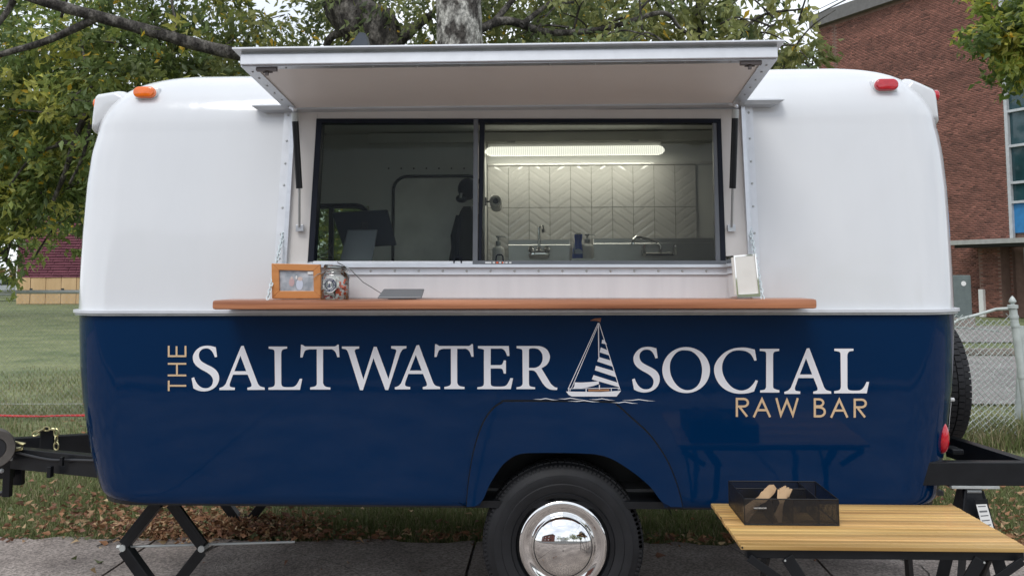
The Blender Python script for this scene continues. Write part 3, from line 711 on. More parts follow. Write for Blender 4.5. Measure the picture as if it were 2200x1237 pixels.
def marker(px, py, m, side):
    """lamp on a small wedge moulding that levels it off the curved shoulder"""
    p, nn = hit(px, py); n = Vector((0, -1, .10)).normalized(); p = p + n * .012; a = .058; h = .031
    e = MB(); front = [p + Vector((-a, 0, -h)), p + Vector((a, 0, -h)), p + Vector((a, .006, h)), p + Vector((-a, .006, h))]
    back = [p + Vector((-a * 1.1, .04, -h * 2.2)), p + Vector((a * 1.1, .04, -h * 2.2)), p + Vector((a * 1.1, .13, h * 1.0)), p + Vector((-a * 1.1, .13, h * 1.0))]
    e.add(front + back, [(0, 1, 2, 3), (7, 6, 5, 4), (0, 4, 5, 1), (1, 5, 6, 2), (2, 6, 7, 3), (3, 7, 4, 0)])
    o = obj('lamp_pod', e, gel, TR, smooth=True, sharp=80); md = o.modifiers.new('b', 'BEVEL'); md.width = .010; md.segments = 3
    lozenge(p, .106, .056, .008, n, wht, TR, 'lamp_base'); lozenge(p + n * .008, .102, .052, .024, n, m, TR, 'marker_light')
marker(317, 203, amber, -1); marker(1899, 187, redl, 1)
def endpod(poly, m, side, lc):
    """smooth blister on the end of the roof that carries the end lamp"""
    Y0 = .30; pts = [W(a, b, Y0) for a, b in poly]; mb = MB(); n = len(pts); cen = sum(pts, Vector()) / n
    for (dy, s_) in ((-.10, .72), (-.075, .90), (-.04, .98), (0, 1), (.12, 1), (.2, .9), (.24, .7)):
        for p in pts: q = cen + (p - cen) * s_; mb.v.append((q.x if s_ > .95 else (q.x + side * -.02 * (1 - s_)), Y0 + dy, q.z))
    for i in range(6):
        for k in range(n): mb.f.append((i * n + k, i * n + (k + 1) % n, (i + 1) * n + (k + 1) % n, (i + 1) * n + k))
    mb.f.append(tuple(range(n))[::-1]); mb.f.append(tuple(6 * n + k for k in range(n)))
    o = obj('lamp_pod', mb, gel, TR, smooth=True, sharp=75); md = o.modifiers.new('b', 'BEVEL'); md.width = .012; md.segments = 3
    c = W(lc[0], lc[1], Y0 + .03); lozenge(c, .10, .052, .022, (side, 0, 0), m, TR, 'marker_light')
endpod([(219, 211), (226, 207), (250, 203), (275, 199), (300, 212), (280, 240), (245, 272), (222, 292), (210, 290), (212, 262), (215, 238)], amber, -1, (219, 225))
endpod([(1998, 205), (1992, 196), (1965, 184), (1935, 172), (1915, 195), (1940, 225), (1975, 262), (1996, 276), (2006, 272), (2004, 250), (2001, 222)], redl, 1, (2000, 208))

# ---- tail light, small reflector
p = W(2027, 938, .14)
mb = MB(); mb.sphere((0, 0, 0), 1, 20); mb.v = [(p.x - .008 + v[0] * .030, p.y + v[1] * .04, p.z + v[2] * .072) for v in mb.v]; obj('tail_light', mb, redl, TR, smooth=True)
mb = MB(); p = W(2044, 858, .45); mb.tube([p + Vector((-.03, 0, 0)), p + Vector((.012, 0, 0))], .009, 8); mb.tube([p + Vector((.0, 0, 0)), p + Vector((-.02, 0, -.15))], .0012, 5); obj('cable_gland', mb, wht, TR)

# ---- hatch surround on the leaning wall
def quadbox(TL, TR_, BR, BL, off, th, mb):
    """slab lying on the side surface between four pixel measured corners"""
    P = [S(*q) for q in (TL, TR_, BR, BL)]; f = [Vector((p.x, yside(p.z) - off, p.z)) for p in P]; b = [v + Vector((0, th, 0)) for v in f]
    mb.add(f + b, [(0, 1, 2, 3), (7, 6, 5, 4), (0, 4, 5, 1), (1, 5, 6, 2), (2, 6, 7, 3), (3, 7, 4, 0)])
mb = MB(); quadbox((634, 236), (684, 236), (664, 575), (612, 575), .006, .01, mb); quadbox((1548, 236), (1592, 236), (1606, 575), (1559, 575), .006, .01, mb)
quadbox((684, 236), (1548, 236), (1548, 256), (684, 256), .006, .01, mb); obj('hatch_jamb', mb, offw, TR)
mb = MB(); quadbox((612, 591), (1606, 591), (1612, 640), (606, 640), .004, .008, mb); obj('apron_panel', mb, mat('apron_white', (.66, .65, .66), rough=.4, col2=(.74, .73, .735), vs=5, stretch=(3, 1, .25)), TR)
screw = MB(); screw.lathe([(.0, -.004), (.0035, -.0035), (.0052, -.001), (.0055, .001)], (0, 0, 0), 'Y', 10)
screw_o = None
def addscrew(px, py, off, parent=TR, m=None):
    global screw_o
    p = S(px, py, off)
    if screw_o is None:
        screw.v = [tuple(Vector(v) + p) for v in screw.v]; screw_o = obj('screw', screw, galv, parent, smooth=True, loc=tuple(p))
    else: inst(screw_o, p - base, parent)
for (sgn, top, bot) in ((-1, (622, 236), (597, 640)), (1, (1606, 230), (1626, 640))):
    s_ = -sgn
    def e(t, d): return (top[0] + (bot[0] - top[0]) * t + d, top[1] + (bot[1] - top[1]) * t)
    mb = MB(); quadbox(e(0, -9 if sgn < 0 else -11), e(0, 11 if sgn < 0 else 9), e(1, 11 if sgn < 0 else 9), e(1, -11), .013, .011, mb)
    obj('hatch_strip', mb, alup, TR)
    mb = MB(); d0 = (9, 17) if sgn < 0 else (-17, -9)
    quadbox(e(0, d0[0]), e(0, d0[1]), e(.93, d0[1] + 1), e(.93, d0[0]), .030, .027, mb); obj('hatch_lip', mb, alu, TR)
    for t in (.03, .165, .285, .40, .52, .66, .79, .90): addscrew(*e(t, -2 * s_), .0135)
mb = MB(); quadbox((740, 573), (1568, 573), (1572, 590), (740, 590), .014, .012, mb); obj('sill_strip', mb, alup, TR)
mb = MB(); quadbox((612, 568), (1572, 568), (1572, 574.5), (612, 574.5), .034, .034, mb); obj('sill_lip', mb, alu, TR)
for k in range(17): addscrew(745 + 51.5 * k, 582, .0145)
# drip rail
mb = MB()
a = S(548, 231, .0); b = S(1679, 222, .0)
zr = (a.z + b.z) / 2
mb.add([(a.x, a.y - .060, zr), (b.x, b.y - .060, zr), (b.x - .03, b.y - .055, zr - .018), (a.x + .03, a.y - .055, zr - .018), (a.x + .0, a.y + .02, zr + .022), (b.x, b.y + .02, zr + .022), (b.x - .06, b.y + .02, zr - .028), (a.x + .06, a.y + .02, zr - .028)],
       [(0, 1, 2, 3), (4, 0, 3, 7), (1, 5, 6, 2), (0, 4, 5, 1), (3, 2, 6, 7), (7, 6, 5, 4)])
obj('drip_rail', mb, alu, TR)

# ---- window frame, panes
def pbar(name, x0, y0, x1, y1, x0b, x1b, off, th, m, par=TR):
    mb = MB(); quadbox((x0, y0), (x1, y0), (x1b, y1), (x0b, y1), off, th, mb); o = obj(name, mb, m, par); md = o.modifiers.new('b', 'BEVEL'); md.width = .002; md.segments = 2; return o
def lx(y): return 681 - 19 * (y - 258) / 308
def rx(y): return 1548 + 11 * (y - 258) / 308
WF = pbar('window_frame', lx(257), 257, lx(257) + 12, 566, lx(566), lx(566) + 13, .012, .06, dkframe)
pbar('window_frame', rx(257) - 9, 257, rx(257), 566, rx(566) - 11, rx(566), .012, .06, dkframe)
pbar('window_frame', lx(257), 256, rx(257), 265, lx(265), rx(265), .013, .062, dkframe)
pbar('window_frame', lx(560), 561, 1018, 568, lx(568), 1018, .012, .06, alup)
pbar('sash_stile', 1018, 258, 1028, 567, 1016, 1027, .017, .03, greyframe)
pbar('sash_stile', 1031, 258, 1042, 567, 1028, 1034, .012, .03, dkframe)
pbar('sash_rail', 1016, 560, rx(560), 568, 1016, rx(568), .016, .03, greyframe)
pbar('sash_stile', rx(263) - 17, 263, rx(263) - 9, 566, rx(566) - 22, rx(566) - 11, .008, .03, greyframe)
def pane(x0, x1, x0b, x1b, m, off):
    mb = MB(); quadbox((x0, 263), (x1, 263), (x1b, 563), (x0b, 563), off, .004, mb); return obj('window_pane', mb, m, TR, label='smoked left pane' if m == G_tint else None)
pane(lx(263) + 8, 1020, lx(563) + 8, 1020, G_tint, -.02); pane(1036, rx(263) - 9, 1032, rx(563) - 11, G_right, -.005)
def dhandle(px, py):
    mb = MB(); a = S(px - 8, py + 12, .015); mb.tube([a, a + Vector((.003, 0, .022)), a + Vector((.008, 0, .028)), a + Vector((.026, 0, .028)), a + Vector((.031, 0, .022)), a + Vector((.033, 0, 0))], .003, 6); obj('sash_handle', mb, dkframe, TR, smooth=True)
dhandle(1073, 549); dhandle(983, 553)
mb = MB(); 
for k, (x0, x1, mm) in enumerate(((1043, 1056, 0), (1059, 1064, 0), (1067, 1071, 0), (1073, 1077, 0), (1079, 1084, 0), (1086, 1091, 0), (1094, 1099, 0))):
    quadbox((x0, 562.5), (x1, 562.5), (x1, 566), (x0, 566), .018, .002, mb)
obj('card_stickers', mb, wht, TR)
mb = MB(); quadbox((1066.5, 562.5), (1071, 562.5), (1071, 566), (1066.5, 566), .0185, .002, mb); quadbox((1079, 562.5), (1082, 562.5), (1082, 566), (1079, 566), .0185, .002, mb); obj('card_stickers', mb, orp, TR)

# ---- awning hatch
YH = .055; YF = -.545
hl = W(611, 233, YH); hr = W(1590, 231, YH); fl = W(523, 139, YF); fr = W(1678, 133, YF)
zh = (hl.z + hr.z) / 2; zF = (fl.z + fr.z) / 2
xl_, xr2 = (hl.x + fl.x) / 2, (hr.x + fr.x) / 2
HA = bpy.data.objects.new('awning_hatch', None); COL.objects.link(HA); HA.parent = TR; HA.location = Vector(((xl_ + xr2) / 2, YH, zh)) - base
vdir = (Vector((0, YF, zF)) - Vector((0, YH, zh))); LA = vdir.length; vdir.normalize(); wdir = Vector((0, -vdir.z, vdir.y)) * -1
if wdir.z < 0: wdir = -wdir
XV = Vector((1, 0, 0))
def A(u, v, w_): return Vector((xl_, YH, zh)) + XV * u + vdir * v + wdir * w_
WA = xr2 - xl_
def abox(mb, u0, u1, v0, v1, w0, w1):
    P = [A(u, v, w_) for w_ in (w0, w1) for v in (v0, v1) for u in (u0, u1)]
    mb.add(P, [(0, 2, 3, 1), (4, 5, 7, 6), (0, 1, 5, 4), (2, 6, 7, 3), (0, 4, 6, 2), (1, 3, 7, 5)])
mb = MB(); abox(mb, .03, WA - .03, .004, LA - .012, .006, .03); obj('soffit', mb, soff, HA)
for (u0, u1) in ((0, .052), (WA - .052, WA)): mb = MB(); abox(mb, u0, u1, 0, LA - .002, 0, .034); obj('side_frame', mb, alu, HA)
mb = MB(); abox(mb, .052, WA - .052, LA - .034, LA - .002, 0, .0058); obj('front_frame', mb, alu, HA)
mb = MB(); abox(mb, 0, WA, LA, LA + .012, .004, .046); o = obj('fascia', mb, alup, HA); md = o.modifiers.new('b', 'BEVEL'); md.width = .003; md.segments = 2
mb = MB(); abox(mb, -.026, WA + .022, .05, LA + .034, .060, .066); abox(mb, 0, WA, .02, LA + .004, .036, .056); obj('top_flange', mb, alup, HA)
mb = MB(); abox(mb, .0, WA, LA - .002, LA + .004, .046, .0598); obj('fascia_groove', mb, galv, HA)
s0 = None
def ascrew(u, v):
    global s0
    p = A(u, v, -.0015)
    if s0 is None:
        m2 = MB(); m2.sphere(p, .0048, 8, (1, 1, .5)); s0 = obj('screw', m2, galv, HA, smooth=True, loc=tuple(p))
    else: inst(s0, p - (HA.location + base), HA)
for v in (.06, .16, .26, .36, .46, .54): ascrew(.026, v); ascrew(WA - .026, v)
for k in range(1, 12): ascrew(WA * k / 12, LA - .02)
for (u0, u1) in ((.055, .135), (WA - .135, WA - .055)):
    mb = MB(); abox(mb, u0, u1, LA - .030, LA - .012, -.012, -.001); uc = (u0 + u1) / 2; abox(mb, uc - .008, uc + .004, LA - .036, LA - .024, -.026, -.010); abox(mb, uc - .02, uc + .018, LA - .040, LA - .034, -.014, -.004); obj('latch', mb, mat('rusty_latch', (.14, .12, .115), rough=.5, metal=.6), HA)
# gas struts
def strut(a, m_, b, ya, ym, yb_):
    A0 = W(*a, ya); A1 = W(*m_, ym); A2 = W(*b, yb_)
    st = bpy.data.objects.new('gas_strut', None); COL.objects.link(st); st.parent = TR; st.location = A0 - base
    mb = MB(); mb.tube([A0 + (A1 - A0) * .10, A1], .0145, 14); obj('cylinder', mb, black, st, smooth=True, sharp=50)
    mb = MB(); mb.tube([A0 + (A1 - A0) * .02, A0 + (A1 - A0) * .13], .0152, 12); obj('collar', mb, galv, st, smooth=True, sharp=50)
    mb = MB(); mb.tube([A1, A2], .0055, 8); obj('rod', mb, steel, st, smooth=True)
    mb = MB(); mb.sphere(A0 + Vector((0, 0, .008)), .012, 10); mb.bar(A0 + Vector((-.025, .01, .02)), A0 + Vector((.012, 0, .004)), .010, .012, .001); mb.box(A2 + Vector((0, .012, -.004)), (.034, .022, .030), .002); obj('bracket', mb, alu, st)
strut((633, 240), (643, 405), (643, 488), -.055, -.02, .0); strut((1580, 232), (1574, 405), (1572, 488), -.055, -.02, .0)
# roof fittings
mb = MB(); a = W(765, 75, .95); 
mb.prism([(a.x - .06, .9, a.z - .12), (a.x + .03, .9, a.z), (a.x + .06, .9, a.z - .005), (a.x + .10, .9, a.z - .16), (a.x - .02, .9, a.z - .2)], (0, .09, 0)); mb.box((a.x, .95, 2.52), (.05, .05, .2), .005)
obj('flood_lamp', mb, mat('dark_grey_casting', (.05, .06, .075), rough=.35, var=.2), TR)
mb = MB(); a = W(1068, 103, .75); b = W(1125, 103, .75); zz = a.z
mb.tube([(a.x, .75, 2.47), (a.x, .75, zz - .0), (a.x + .012, .75, zz + .012), (b.x - .012, .75, zz + .012), (b.x, .75, zz), (b.x, .75, 2.47)], .006, 8); mb.box(((a.x + b.x) / 2, .85, 2.49), (.4, .36, .06), .02)
obj('roof_vent', mb, wht, TR)

# ---- shelf, chains
zs1 = W(1100, 643.5, -.20).z; zs0 = W(1100, 664, -.20).z
xs0, xs1 = W(455, 653, -.20).x, W(1756, 653, -.20).x
mb = MB(); mb.box(((xs0 + xs1) / 2, -.100, (zs0 + zs1) / 2), (xs1 - xs0, .20, zs1 - zs0), .012); obj('serving_shelf', mb, deck, TR, smooth=True, sharp=50)
ZSH = zs1
def chain(p, q, m, parent, name='support_chain', L_=.023, wd=.0135, r=.0027, sag=0):
    p = Vector(p); q = Vector(q); d = q - p; n = max(2, int(d.length / (L_ * .72))); t = d.normalized(); s1 = t.cross(Vector((0, 1, .1))).normalized(); s2 = t.cross(s1)
    mb = MB()
    for i in range(n):
        f = (i + .5) / n; c = p + d * f - Vector((0, 0, sag * 4 * f * (1 - f))); s_ = s1 if i % 2 == 0 else s2; pts = []
        for k in range(10):
            a = 2 * math.pi * k / 10; pts.append(c + t * (L_ / 2 * math.cos(a)) + s_ * (wd / 2 * math.sin(a)))
        mb.tube(pts, r, 5, closed=True)
    return obj(name, mb, m, parent, smooth=True)
chain(S(609, 500, .016), W(575, 643, -.175), chainw, TR); chain(S(1611, 488, .016), W(1639, 643, -.175), chainw, TR)

# ---- writing on the side: every letter its own decal, traced outline
def decal(outer, holes, m, name='letter', off=.0022):
    o = [S(a, b) for a, b in outer]; h = [[S(a, b) for a, b in q] for q in holes]
    zz = [p.z for p in o]; return sheet(o, h, off, m, name, TR, 0, [min(zz) + (max(zz) - min(zz)) * k / 4 for k in range(1, 4)], smooth=False)
def G(pts, org, k=10.311, n=4):
    return [(org[0] + x / k, org[1] + y / k) for x, y in crom(pts, n, True)]
SS = [(660,160,1),(550,132),(450,126),(330,150),(230,220),(165,320),(152,400),(172,490),(230,570),(330,645),(450,710),(540,775),(590,850),(597,920),(570,1000),(510,1050),(430,1066),(340,1045),(260,980),(205,890),(180,822,1),(122,845,1),(165,1070,1),(250,1110),(350,1132),(450,1130),(560,1100),(660,1030),(720,930),(735,830),(715,740),(660,660),(570,595),(450,535),(350,475),(300,410),(285,330),(305,260),(360,205),(440,185),(520,200),(590,270),(640,382,1),(690,372,1)]
AA = [(1220,135,1),(1275,125,1),(1590,960,1),(1640,1020),(1740,1050,1),(1745,1100,1),(1360,1103,1),(1358,1055,1),(1430,1035),(1452,1005),(1445,960,1),(1365,765,1),(1040,765,1),(970,960,1),(968,1010),(1000,1040),(1082,1052,1),(1080,1104,1),(742,1106,1),(740,1060,1),(820,1030),(880,970,1)]
AH = [(1205,345,1),(1335,690,1),(1072,690,1)]
LL = [(180,145,1),(590,145,1),(590,188,1),(500,208),(465,255),(458,320,1),(460,950,1),(475,1010),(530,1038),(650,1042),(740,1030),(810,970),(870,855,1),(925,855,1),(875,1100,1),(175,1100,1),(175,1052,1),(270,1035),(310,1000),(320,950,1),(312,270,1),(290,215),(180,190,1)]
TT = [(897,103,1),(930,107),(985,143,1),(1640,143,1),(1680,125),(1705,100,1),(1733,103,1),(1748,380,1),(1700,380,1),(1660,270),(1590,208),(1520,205,1),(1385,205,1),(1385,950,1),(1410,1005),(1460,1035),(1548,1048,1),(1548,1095,1),(1100,1095,1),(1100,1048,1),(1190,1030),(1235,1000),(1248,960,1),(1245,205,1),(1080,205,1),(990,235),(950,320),(932,385,1),(883,385,1)]
WW = [(50,143,1),(432,143,1),(432,188,1),(355,205),(330,245,1),(525,870,1),(755,150,1),(818,150,1),(1080,860,1),(1248,270,1),(1245,215),(1140,185,1),(1140,133,1),(1478,133,1),(1478,182,1),(1400,205),(1340,290,1),(1075,1105,1),(1012,1105,1),(748,400,1),(515,1108,1),(450,1108,1),(200,310,1),(150,215),(50,190,1)]
EE = [(1103,132,1),(1785,132,1),(1800,352,1),(1750,352,1),(1700,240),(1630,192),(1560,190,1),(1385,190,1),(1383,555,1),(1590,555,1),(1640,535),(1675,450,1),(1722,450,1),(1722,742,1),(1675,742,1),(1645,650),(1600,628,1),(1383,628,1),(1385,960,1),(1400,1005),(1470,1028),(1640,1028),(1730,1000),(1790,910),(1822,840,1),(1880,845,1),(1830,1085,1),(1088,1085,1),(1088,1045,1),(1180,1030),(1225,1000),(1235,950,1),(1235,260,1),(1225,210),(1103,182,1)]
RR = [(205,132,1),(640,132,1),(760,145),(880,215),(940,340),(930,450),(870,550),(755,625,1),(965,970,1),(1050,1040),(1110,1052,1),(1100,1105,1),(960,1095),(860,1045),(780,955,1),(640,720,1),(590,680),(530,670),(478,672,1),(478,960,1),(500,1020),(615,1045,1),(615,1085,1),(203,1085,1),(203,1045,1),(290,1025),(330,990),(340,940,1),(335,260,1),(315,205),(205,180,1)]
RH = [(478,615,1),(620,612),(720,560),(775,460),(780,350),(750,270),(680,200),(580,182),(500,190),(478,215,1)]
OO = [(1278 + 528 * math.cos(R(a)), 612 + 508 * math.sin(R(a))) for a in range(0, 360, 15)]
OH = [(1240,175),(1400,200),(1550,330),(1620,500),(1628,680),(1580,880),(1470,1010),(1310,1058),(1150,1010),(1020,880),(935,700),(918,520),(950,380),(1040,250),(1130,190)]
CC = [(1045,160,1),(900,125),(750,115),(560,140),(380,225),(240,360),(160,500),(145,640),(185,800),(280,950),(420,1060),(600,1125),(780,1135),(920,1118),(1030,1085,1),(1115,850,1),(1065,832,1),(1010,920),(920,1010),(800,1060),(680,1055),(540,990),(420,860),(345,710),(320,560),(350,410),(440,270),(560,195),(700,175),(840,195),(940,250),(1000,330),(1035,408,1),(1085,395,1)]
II = [(1155,143,1),(1585,143,1),(1585,190,1),(1480,210),(1450,265,1),(1450,960,1),(1470,1020),(1590,1060,1),(1590,1110,1),(1163,1110,1),(1163,1060,1),(1260,1045),(1295,990,1),(1298,265,1),(1275,205),(1155,190,1)]
decal(G(SS, (400, 730)), [], cream); decal(G(AA, (400, 730)), [G(AH, (400, 730))], cream)
decal(G(LL, (560, 730)), [], cream); decal(G(TT, (560, 730)), [], cream); decal(G(WW, (730, 730)), [], cream)
decal(G(AA, (776.6, 728.5)), [G(AH, (776.6, 728.5))], cream); decal(G(TT, (848, 728.9)), [], cream)
decal(G(EE, (920, 730)), [], cream); decal(G(RR, (1090, 730)), [G(RH, (1090, 730))], cream)
decal(G(SS, (1346, 732.4)), [], cream); decal(G(OO, (1350, 735)), [G(OH, (1350, 735))], cream)
decal(G(CC, (1520, 735)), [], cream); decal(G(II, (1520, 735)), [], cream)
kA = 10.311 / 1.035; decal(G(AA, (1735.7 - 1248 / kA, 746.7 - 120 / kA), kA), [G(AH, (1735.7 - 1248 / kA, 746.7 - 120 / kA), kA)], cream)
kL = 10.311 / 1.033; decal(G(LL, (1791.7 - 175 / kL, 748.6 - 145 / kL), kL), [], cream)
# sans letters as outlines
def sans(segs, m=gold, name='letter', w_=4.7, k=7.333, org=(1570, 845)):
    """strokes: polylines in crop units, mitred ribbons; union of ribbons in one letter"""
    mb = MB()
    for si, st in enumerate(segs):
        pts = [Vector((org[0] + x / k, org[1] + y / k)) for x, y in st]; closed = (pts[0] - pts[-1]).length < .3; n = len(pts)
        Lf, Rt = [], []
        for i in range(n):
            a = pts[i - 1] if i > 0 else (pts[-2] if closed else None); b = pts[i + 1] if i < n - 1 else (pts[1] if closed else None)
            d1 = (pts[i] - a).normalized() if a is not None else (b - pts[i]).normalized(); d2 = (b - pts[i]).normalized() if b is not None else d1
            t = d1 + d2; t.normalize(); nn = Vector((-t.y, t.x)); sc_ = min(3.0, 1 / max(.2, nn.dot(Vector((-d1.y, d1.x)))))
            Lf.append(pts[i] + nn * w_ / 2 * sc_); Rt.append(pts[i] - nn * w_ / 2 * sc_)
        for i in range(n - 1):
            q = [S(*p, .0022 + si * .0003) for p in (Lf[i], Lf[i + 1], Rt[i + 1], Rt[i])]; mb.poly(q)
    o = obj(name, mb, m, TR, fix=False, merge=True); return o
def arc(cx_, cy_, rx_, ry_, a0, a1, n=9): return [(cx_ + rx_ * math.cos(R(a0 + (a1 - a0) * i / n)), cy_ + ry_ * math.sin(R(a0 + (a1 - a0) * i / n))) for i in range(n + 1)]
def Rl(x, y): return [[(x, y + 300), (x, y - 0)], [(x, y + 18), (x + 95, y + 18)] + arc(x + 105, y + 77, 70, 60, -90, 90) + [(x, y + 137)], [(x + 48, y + 150), (x + 162, y + 295)]]
def Al(x, y): return [[(x, y + 302), (x + 130, y + 20), (x + 258, y + 300)], [(x + 60, y + 190), (x + 198, y + 190)]]
sans(Rl(96, 66)); sans(Al(362, 70)); sans([[(718, 70), (790, 335), (885, 105), (978, 335), (1055, 70)]])
sans([[(1324, 372), (1324, 72)], [(1324, 90), (1375, 90)] + arc(1390, 145, 68, 55, -90, 90) + [(1324, 200)], [(1324, 215), (1400, 215)] + arc(1400, 287, 82, 70, -90, 90) + [(1324, 357)]])
sans(Al(1580, 76)); sans(Rl(1953, 78))
kt = dict(k=2.444, org=(340, 680), w_=3.9)
sans([[(55, 390), (55, 335)], [(55, 362), (147, 362)]], **kt); sans([[(50, 308), (147, 308)], [(50, 247), (147, 247)], [(98, 247), (98, 308)]], **kt)
sans([[(50, 207), (147, 207)], [(55, 209), (55, 153)], [(96, 209), (96, 155)], [(143, 209), (143, 153)]], **kt)
# sailboat emblem
def D(pts, m, nm='sailboat_emblem', off=.0022): return decal([(1120 + x / 5.89, 670 + y / 5.89) for x, y in pts], [], m, nm, off)
def line(a, b, w_=7): 
    a = Vector(a); b = Vector(b); n = (b - a).normalized(); n = Vector((-n.y, n.x)) * w_ / 2; return [tuple(a + n), tuple(b + n), tuple(b - n), tuple(a - n)]
emb = [line((972, 138), (596, 965), 9), line((985, 140), (636, 960), 8), line((975, 138), (981, 570), 12), line((985, 145), (1250, 985), 9)]
for q in emb: D(q, cream, 'emblem_rigging')
for q in ([(1022,350),(1048,352),(1082,408),(1016,396)], [(1006,446),(1086,480),(1112,548),(990,508)], [(981,568),(1128,610),(1158,690),(960,624)], [(944,678),(1170,745),(1203,826),(930,735)], [(914,795),(1222,893),(1242,950),(892,850)]): D(q, cream, 'emblem_sail_stripe')
D([(674,888),(760,890),(860,885),(978,873),(984,908),(905,935),(820,955),(720,966),(655,966),(672,930)], cream, 'emblem_sail')
D([(566,1003),(1000,1010),(1262,993),(1205,1067),(640,1067),(600,1048)], cream, 'emblem_hull')
for q in (line((588, 968), (1240, 960), 8), line((600, 968), (597, 1004), 9), line((618, 970), (615, 1004), 9), line((820, 968), (820, 1006), 12), line((988, 920), (988, 975), 13), line((1138, 960), (1138, 1000), 9), line((1228, 957), (1226, 985), 9)): D(q, cream, 'emblem_rail')
D([(845,978),(1115,974),(1110,998),(850,1001)], mat('emblem_tan', (.42, .20, .09)), 'emblem_cabin'); D([(868,110),(925,82),(1012,76),(1000,128),(950,112)], mat('emblem_rust', (.26, .11, .06)), 'emblem_pennant')
for (x, y, s1) in ((145, 1100, 330), (450, 1095, 345), (580, 1120, 420), (850, 1102, 340), (1132, 1138, 345), (1270, 1112, 430)):
    D([(x, y), (x + s1 * .3, y - 2), (x + s1 * .5, y - 13), (x + s1 * .8, y + 6), (x + s1, y + 12), (x + s1 * .75, y + 12), (x + s1 * .5, y - 3), (x + s1 * .3, y + 7)], cream, 'emblem_wave', .0135 if y > 1118 else .0022)

# ---- chassis tongue and rear beams
def beam(a, b, h, w_, nm, m=black):
    mb = MB(); mb.bar(Vector(a) - Vector((0, 0, h / 2)), Vector(b) - Vector((0, 0, h / 2)), w_, h, .004); return obj(nm, mb, m, TR)
beam(W(8, 958, .43), W(300, 985, .20), .098, .05, 'tongue_beam'); beam(W(0, 941, .66), W(300, 925, .95), .10, .05, 'tongue_beam')
beam((W(2200, 990, .10).x + .5, .10, W(2200, 990, .10).z), (1.55, .10, W(2050, 990, .10).z), .098, .05, 'rear_beam'); 
beam(W(2235, 996, .10), W(2040, 936, .72), .10, .05, 'rear_beam')
q = W(2048, 966, .3); mb = MB(); mb.box(q, (.05, .10, .022), .004); obj('bumper_bracket', mb, black, TR)
mb = MB(); a = W(103, 920, .60); mb.box(a + Vector((0, 0, -.09)), (.07, .02, .17), .004); mb.sphere(a + Vector((0, -.014, 0)), .01, 8); obj('safety_bracket', mb, black, TR)
mb = MB(); mb.sphere(a + Vector((0, -.014, -.005)), .0085, 8); p = W(32, 983, .40); mb.sphere(p + Vector((0, -.03, 0)), .008, 8); p = W(12, 1008, .38); mb.sphere(p + Vector((0, -.03, 0)), .011, 8); obj('bolt', mb, galv, TR, smooth=True)
c1 = chain(W(72, 933, .57), W(94, 921, .57), brassy, TR, 'safety_chain', .040, .024, .004); chain(W(94, 920, .57), W(119, 922, .57), brassy, TR, 'safety_chain', .036, .022, .004); chain(W(121, 922, .56), W(121, 965, .56), brassy, TR, 'safety_chain', .040, .024, .004)
mb = MB(); pts = [W(x, y, .36) for x, y in ((22, 945), (36, 950), (52, 954), (47, 963), (30, 966), (16, 962))]; mb.tube(pts, [.005, .006, .010, .010, .009, .008], 8, closed=True); obj('shackle', mb, brassy, TR, smooth=True)
mb = MB(); mb.tube([W(x, y, .385 - .23 * (x - 8) / 292) for x, y in ((26, 968), (50, 975), (85, 983), (110, 987), (135, 988), (160, 987.5), (212, 989))], .006, 8); obj('brake_cable', mb, blackp, TR, smooth=True)
mb = MB(); mb.box(W(133, 990, .26), (.014, .02, .04), .002); mb.box(W(108, 1013, .27) , (.018, .03, .05), .002); obj('cable_clip', mb, black, TR)
mb = MB(); mb.box(W(17, 1025, .40), (.036, .03, .18), .003); mb.box(W(40, 1016, .48), (.05, .03, .11), .003); mb.tube([W(17, 1052, .40), W(2, 1060, .42), W(-30, 1066, .46)], .012, 8); mb.box(W(15, 990, .42), (.06, .05, .16), .004); obj('jack_bracket', mb, black, TR)
mb = MB(); c = W(-14, 962, .30); rot = [(.052, -.03), (.086, -.034), (.092, -.02), (.092, .02), (.086, .034), (.052, .03), (.052, -.03)]
mb.lathe(rot, c, 'Y', 36); 
ang = Matrix.Rotation(R(38), 3, 'Z'); mb.v = [tuple(ang @ (Vector(v) - c) + c) for v in mb.v]; obj('jockey_wheel', mb, rubg, TR, smooth=True, sharp=50)
mb = MB(); mb.lathe([(.0, -.02), (.05, -.02), (.052, .02), (0, .02)], c, 'Y', 24); mb.v = [tuple(ang @ (Vector(v) - c) + c) for v in mb.v]; obj('jockey_hub', mb, blackp, TR, smooth=True)
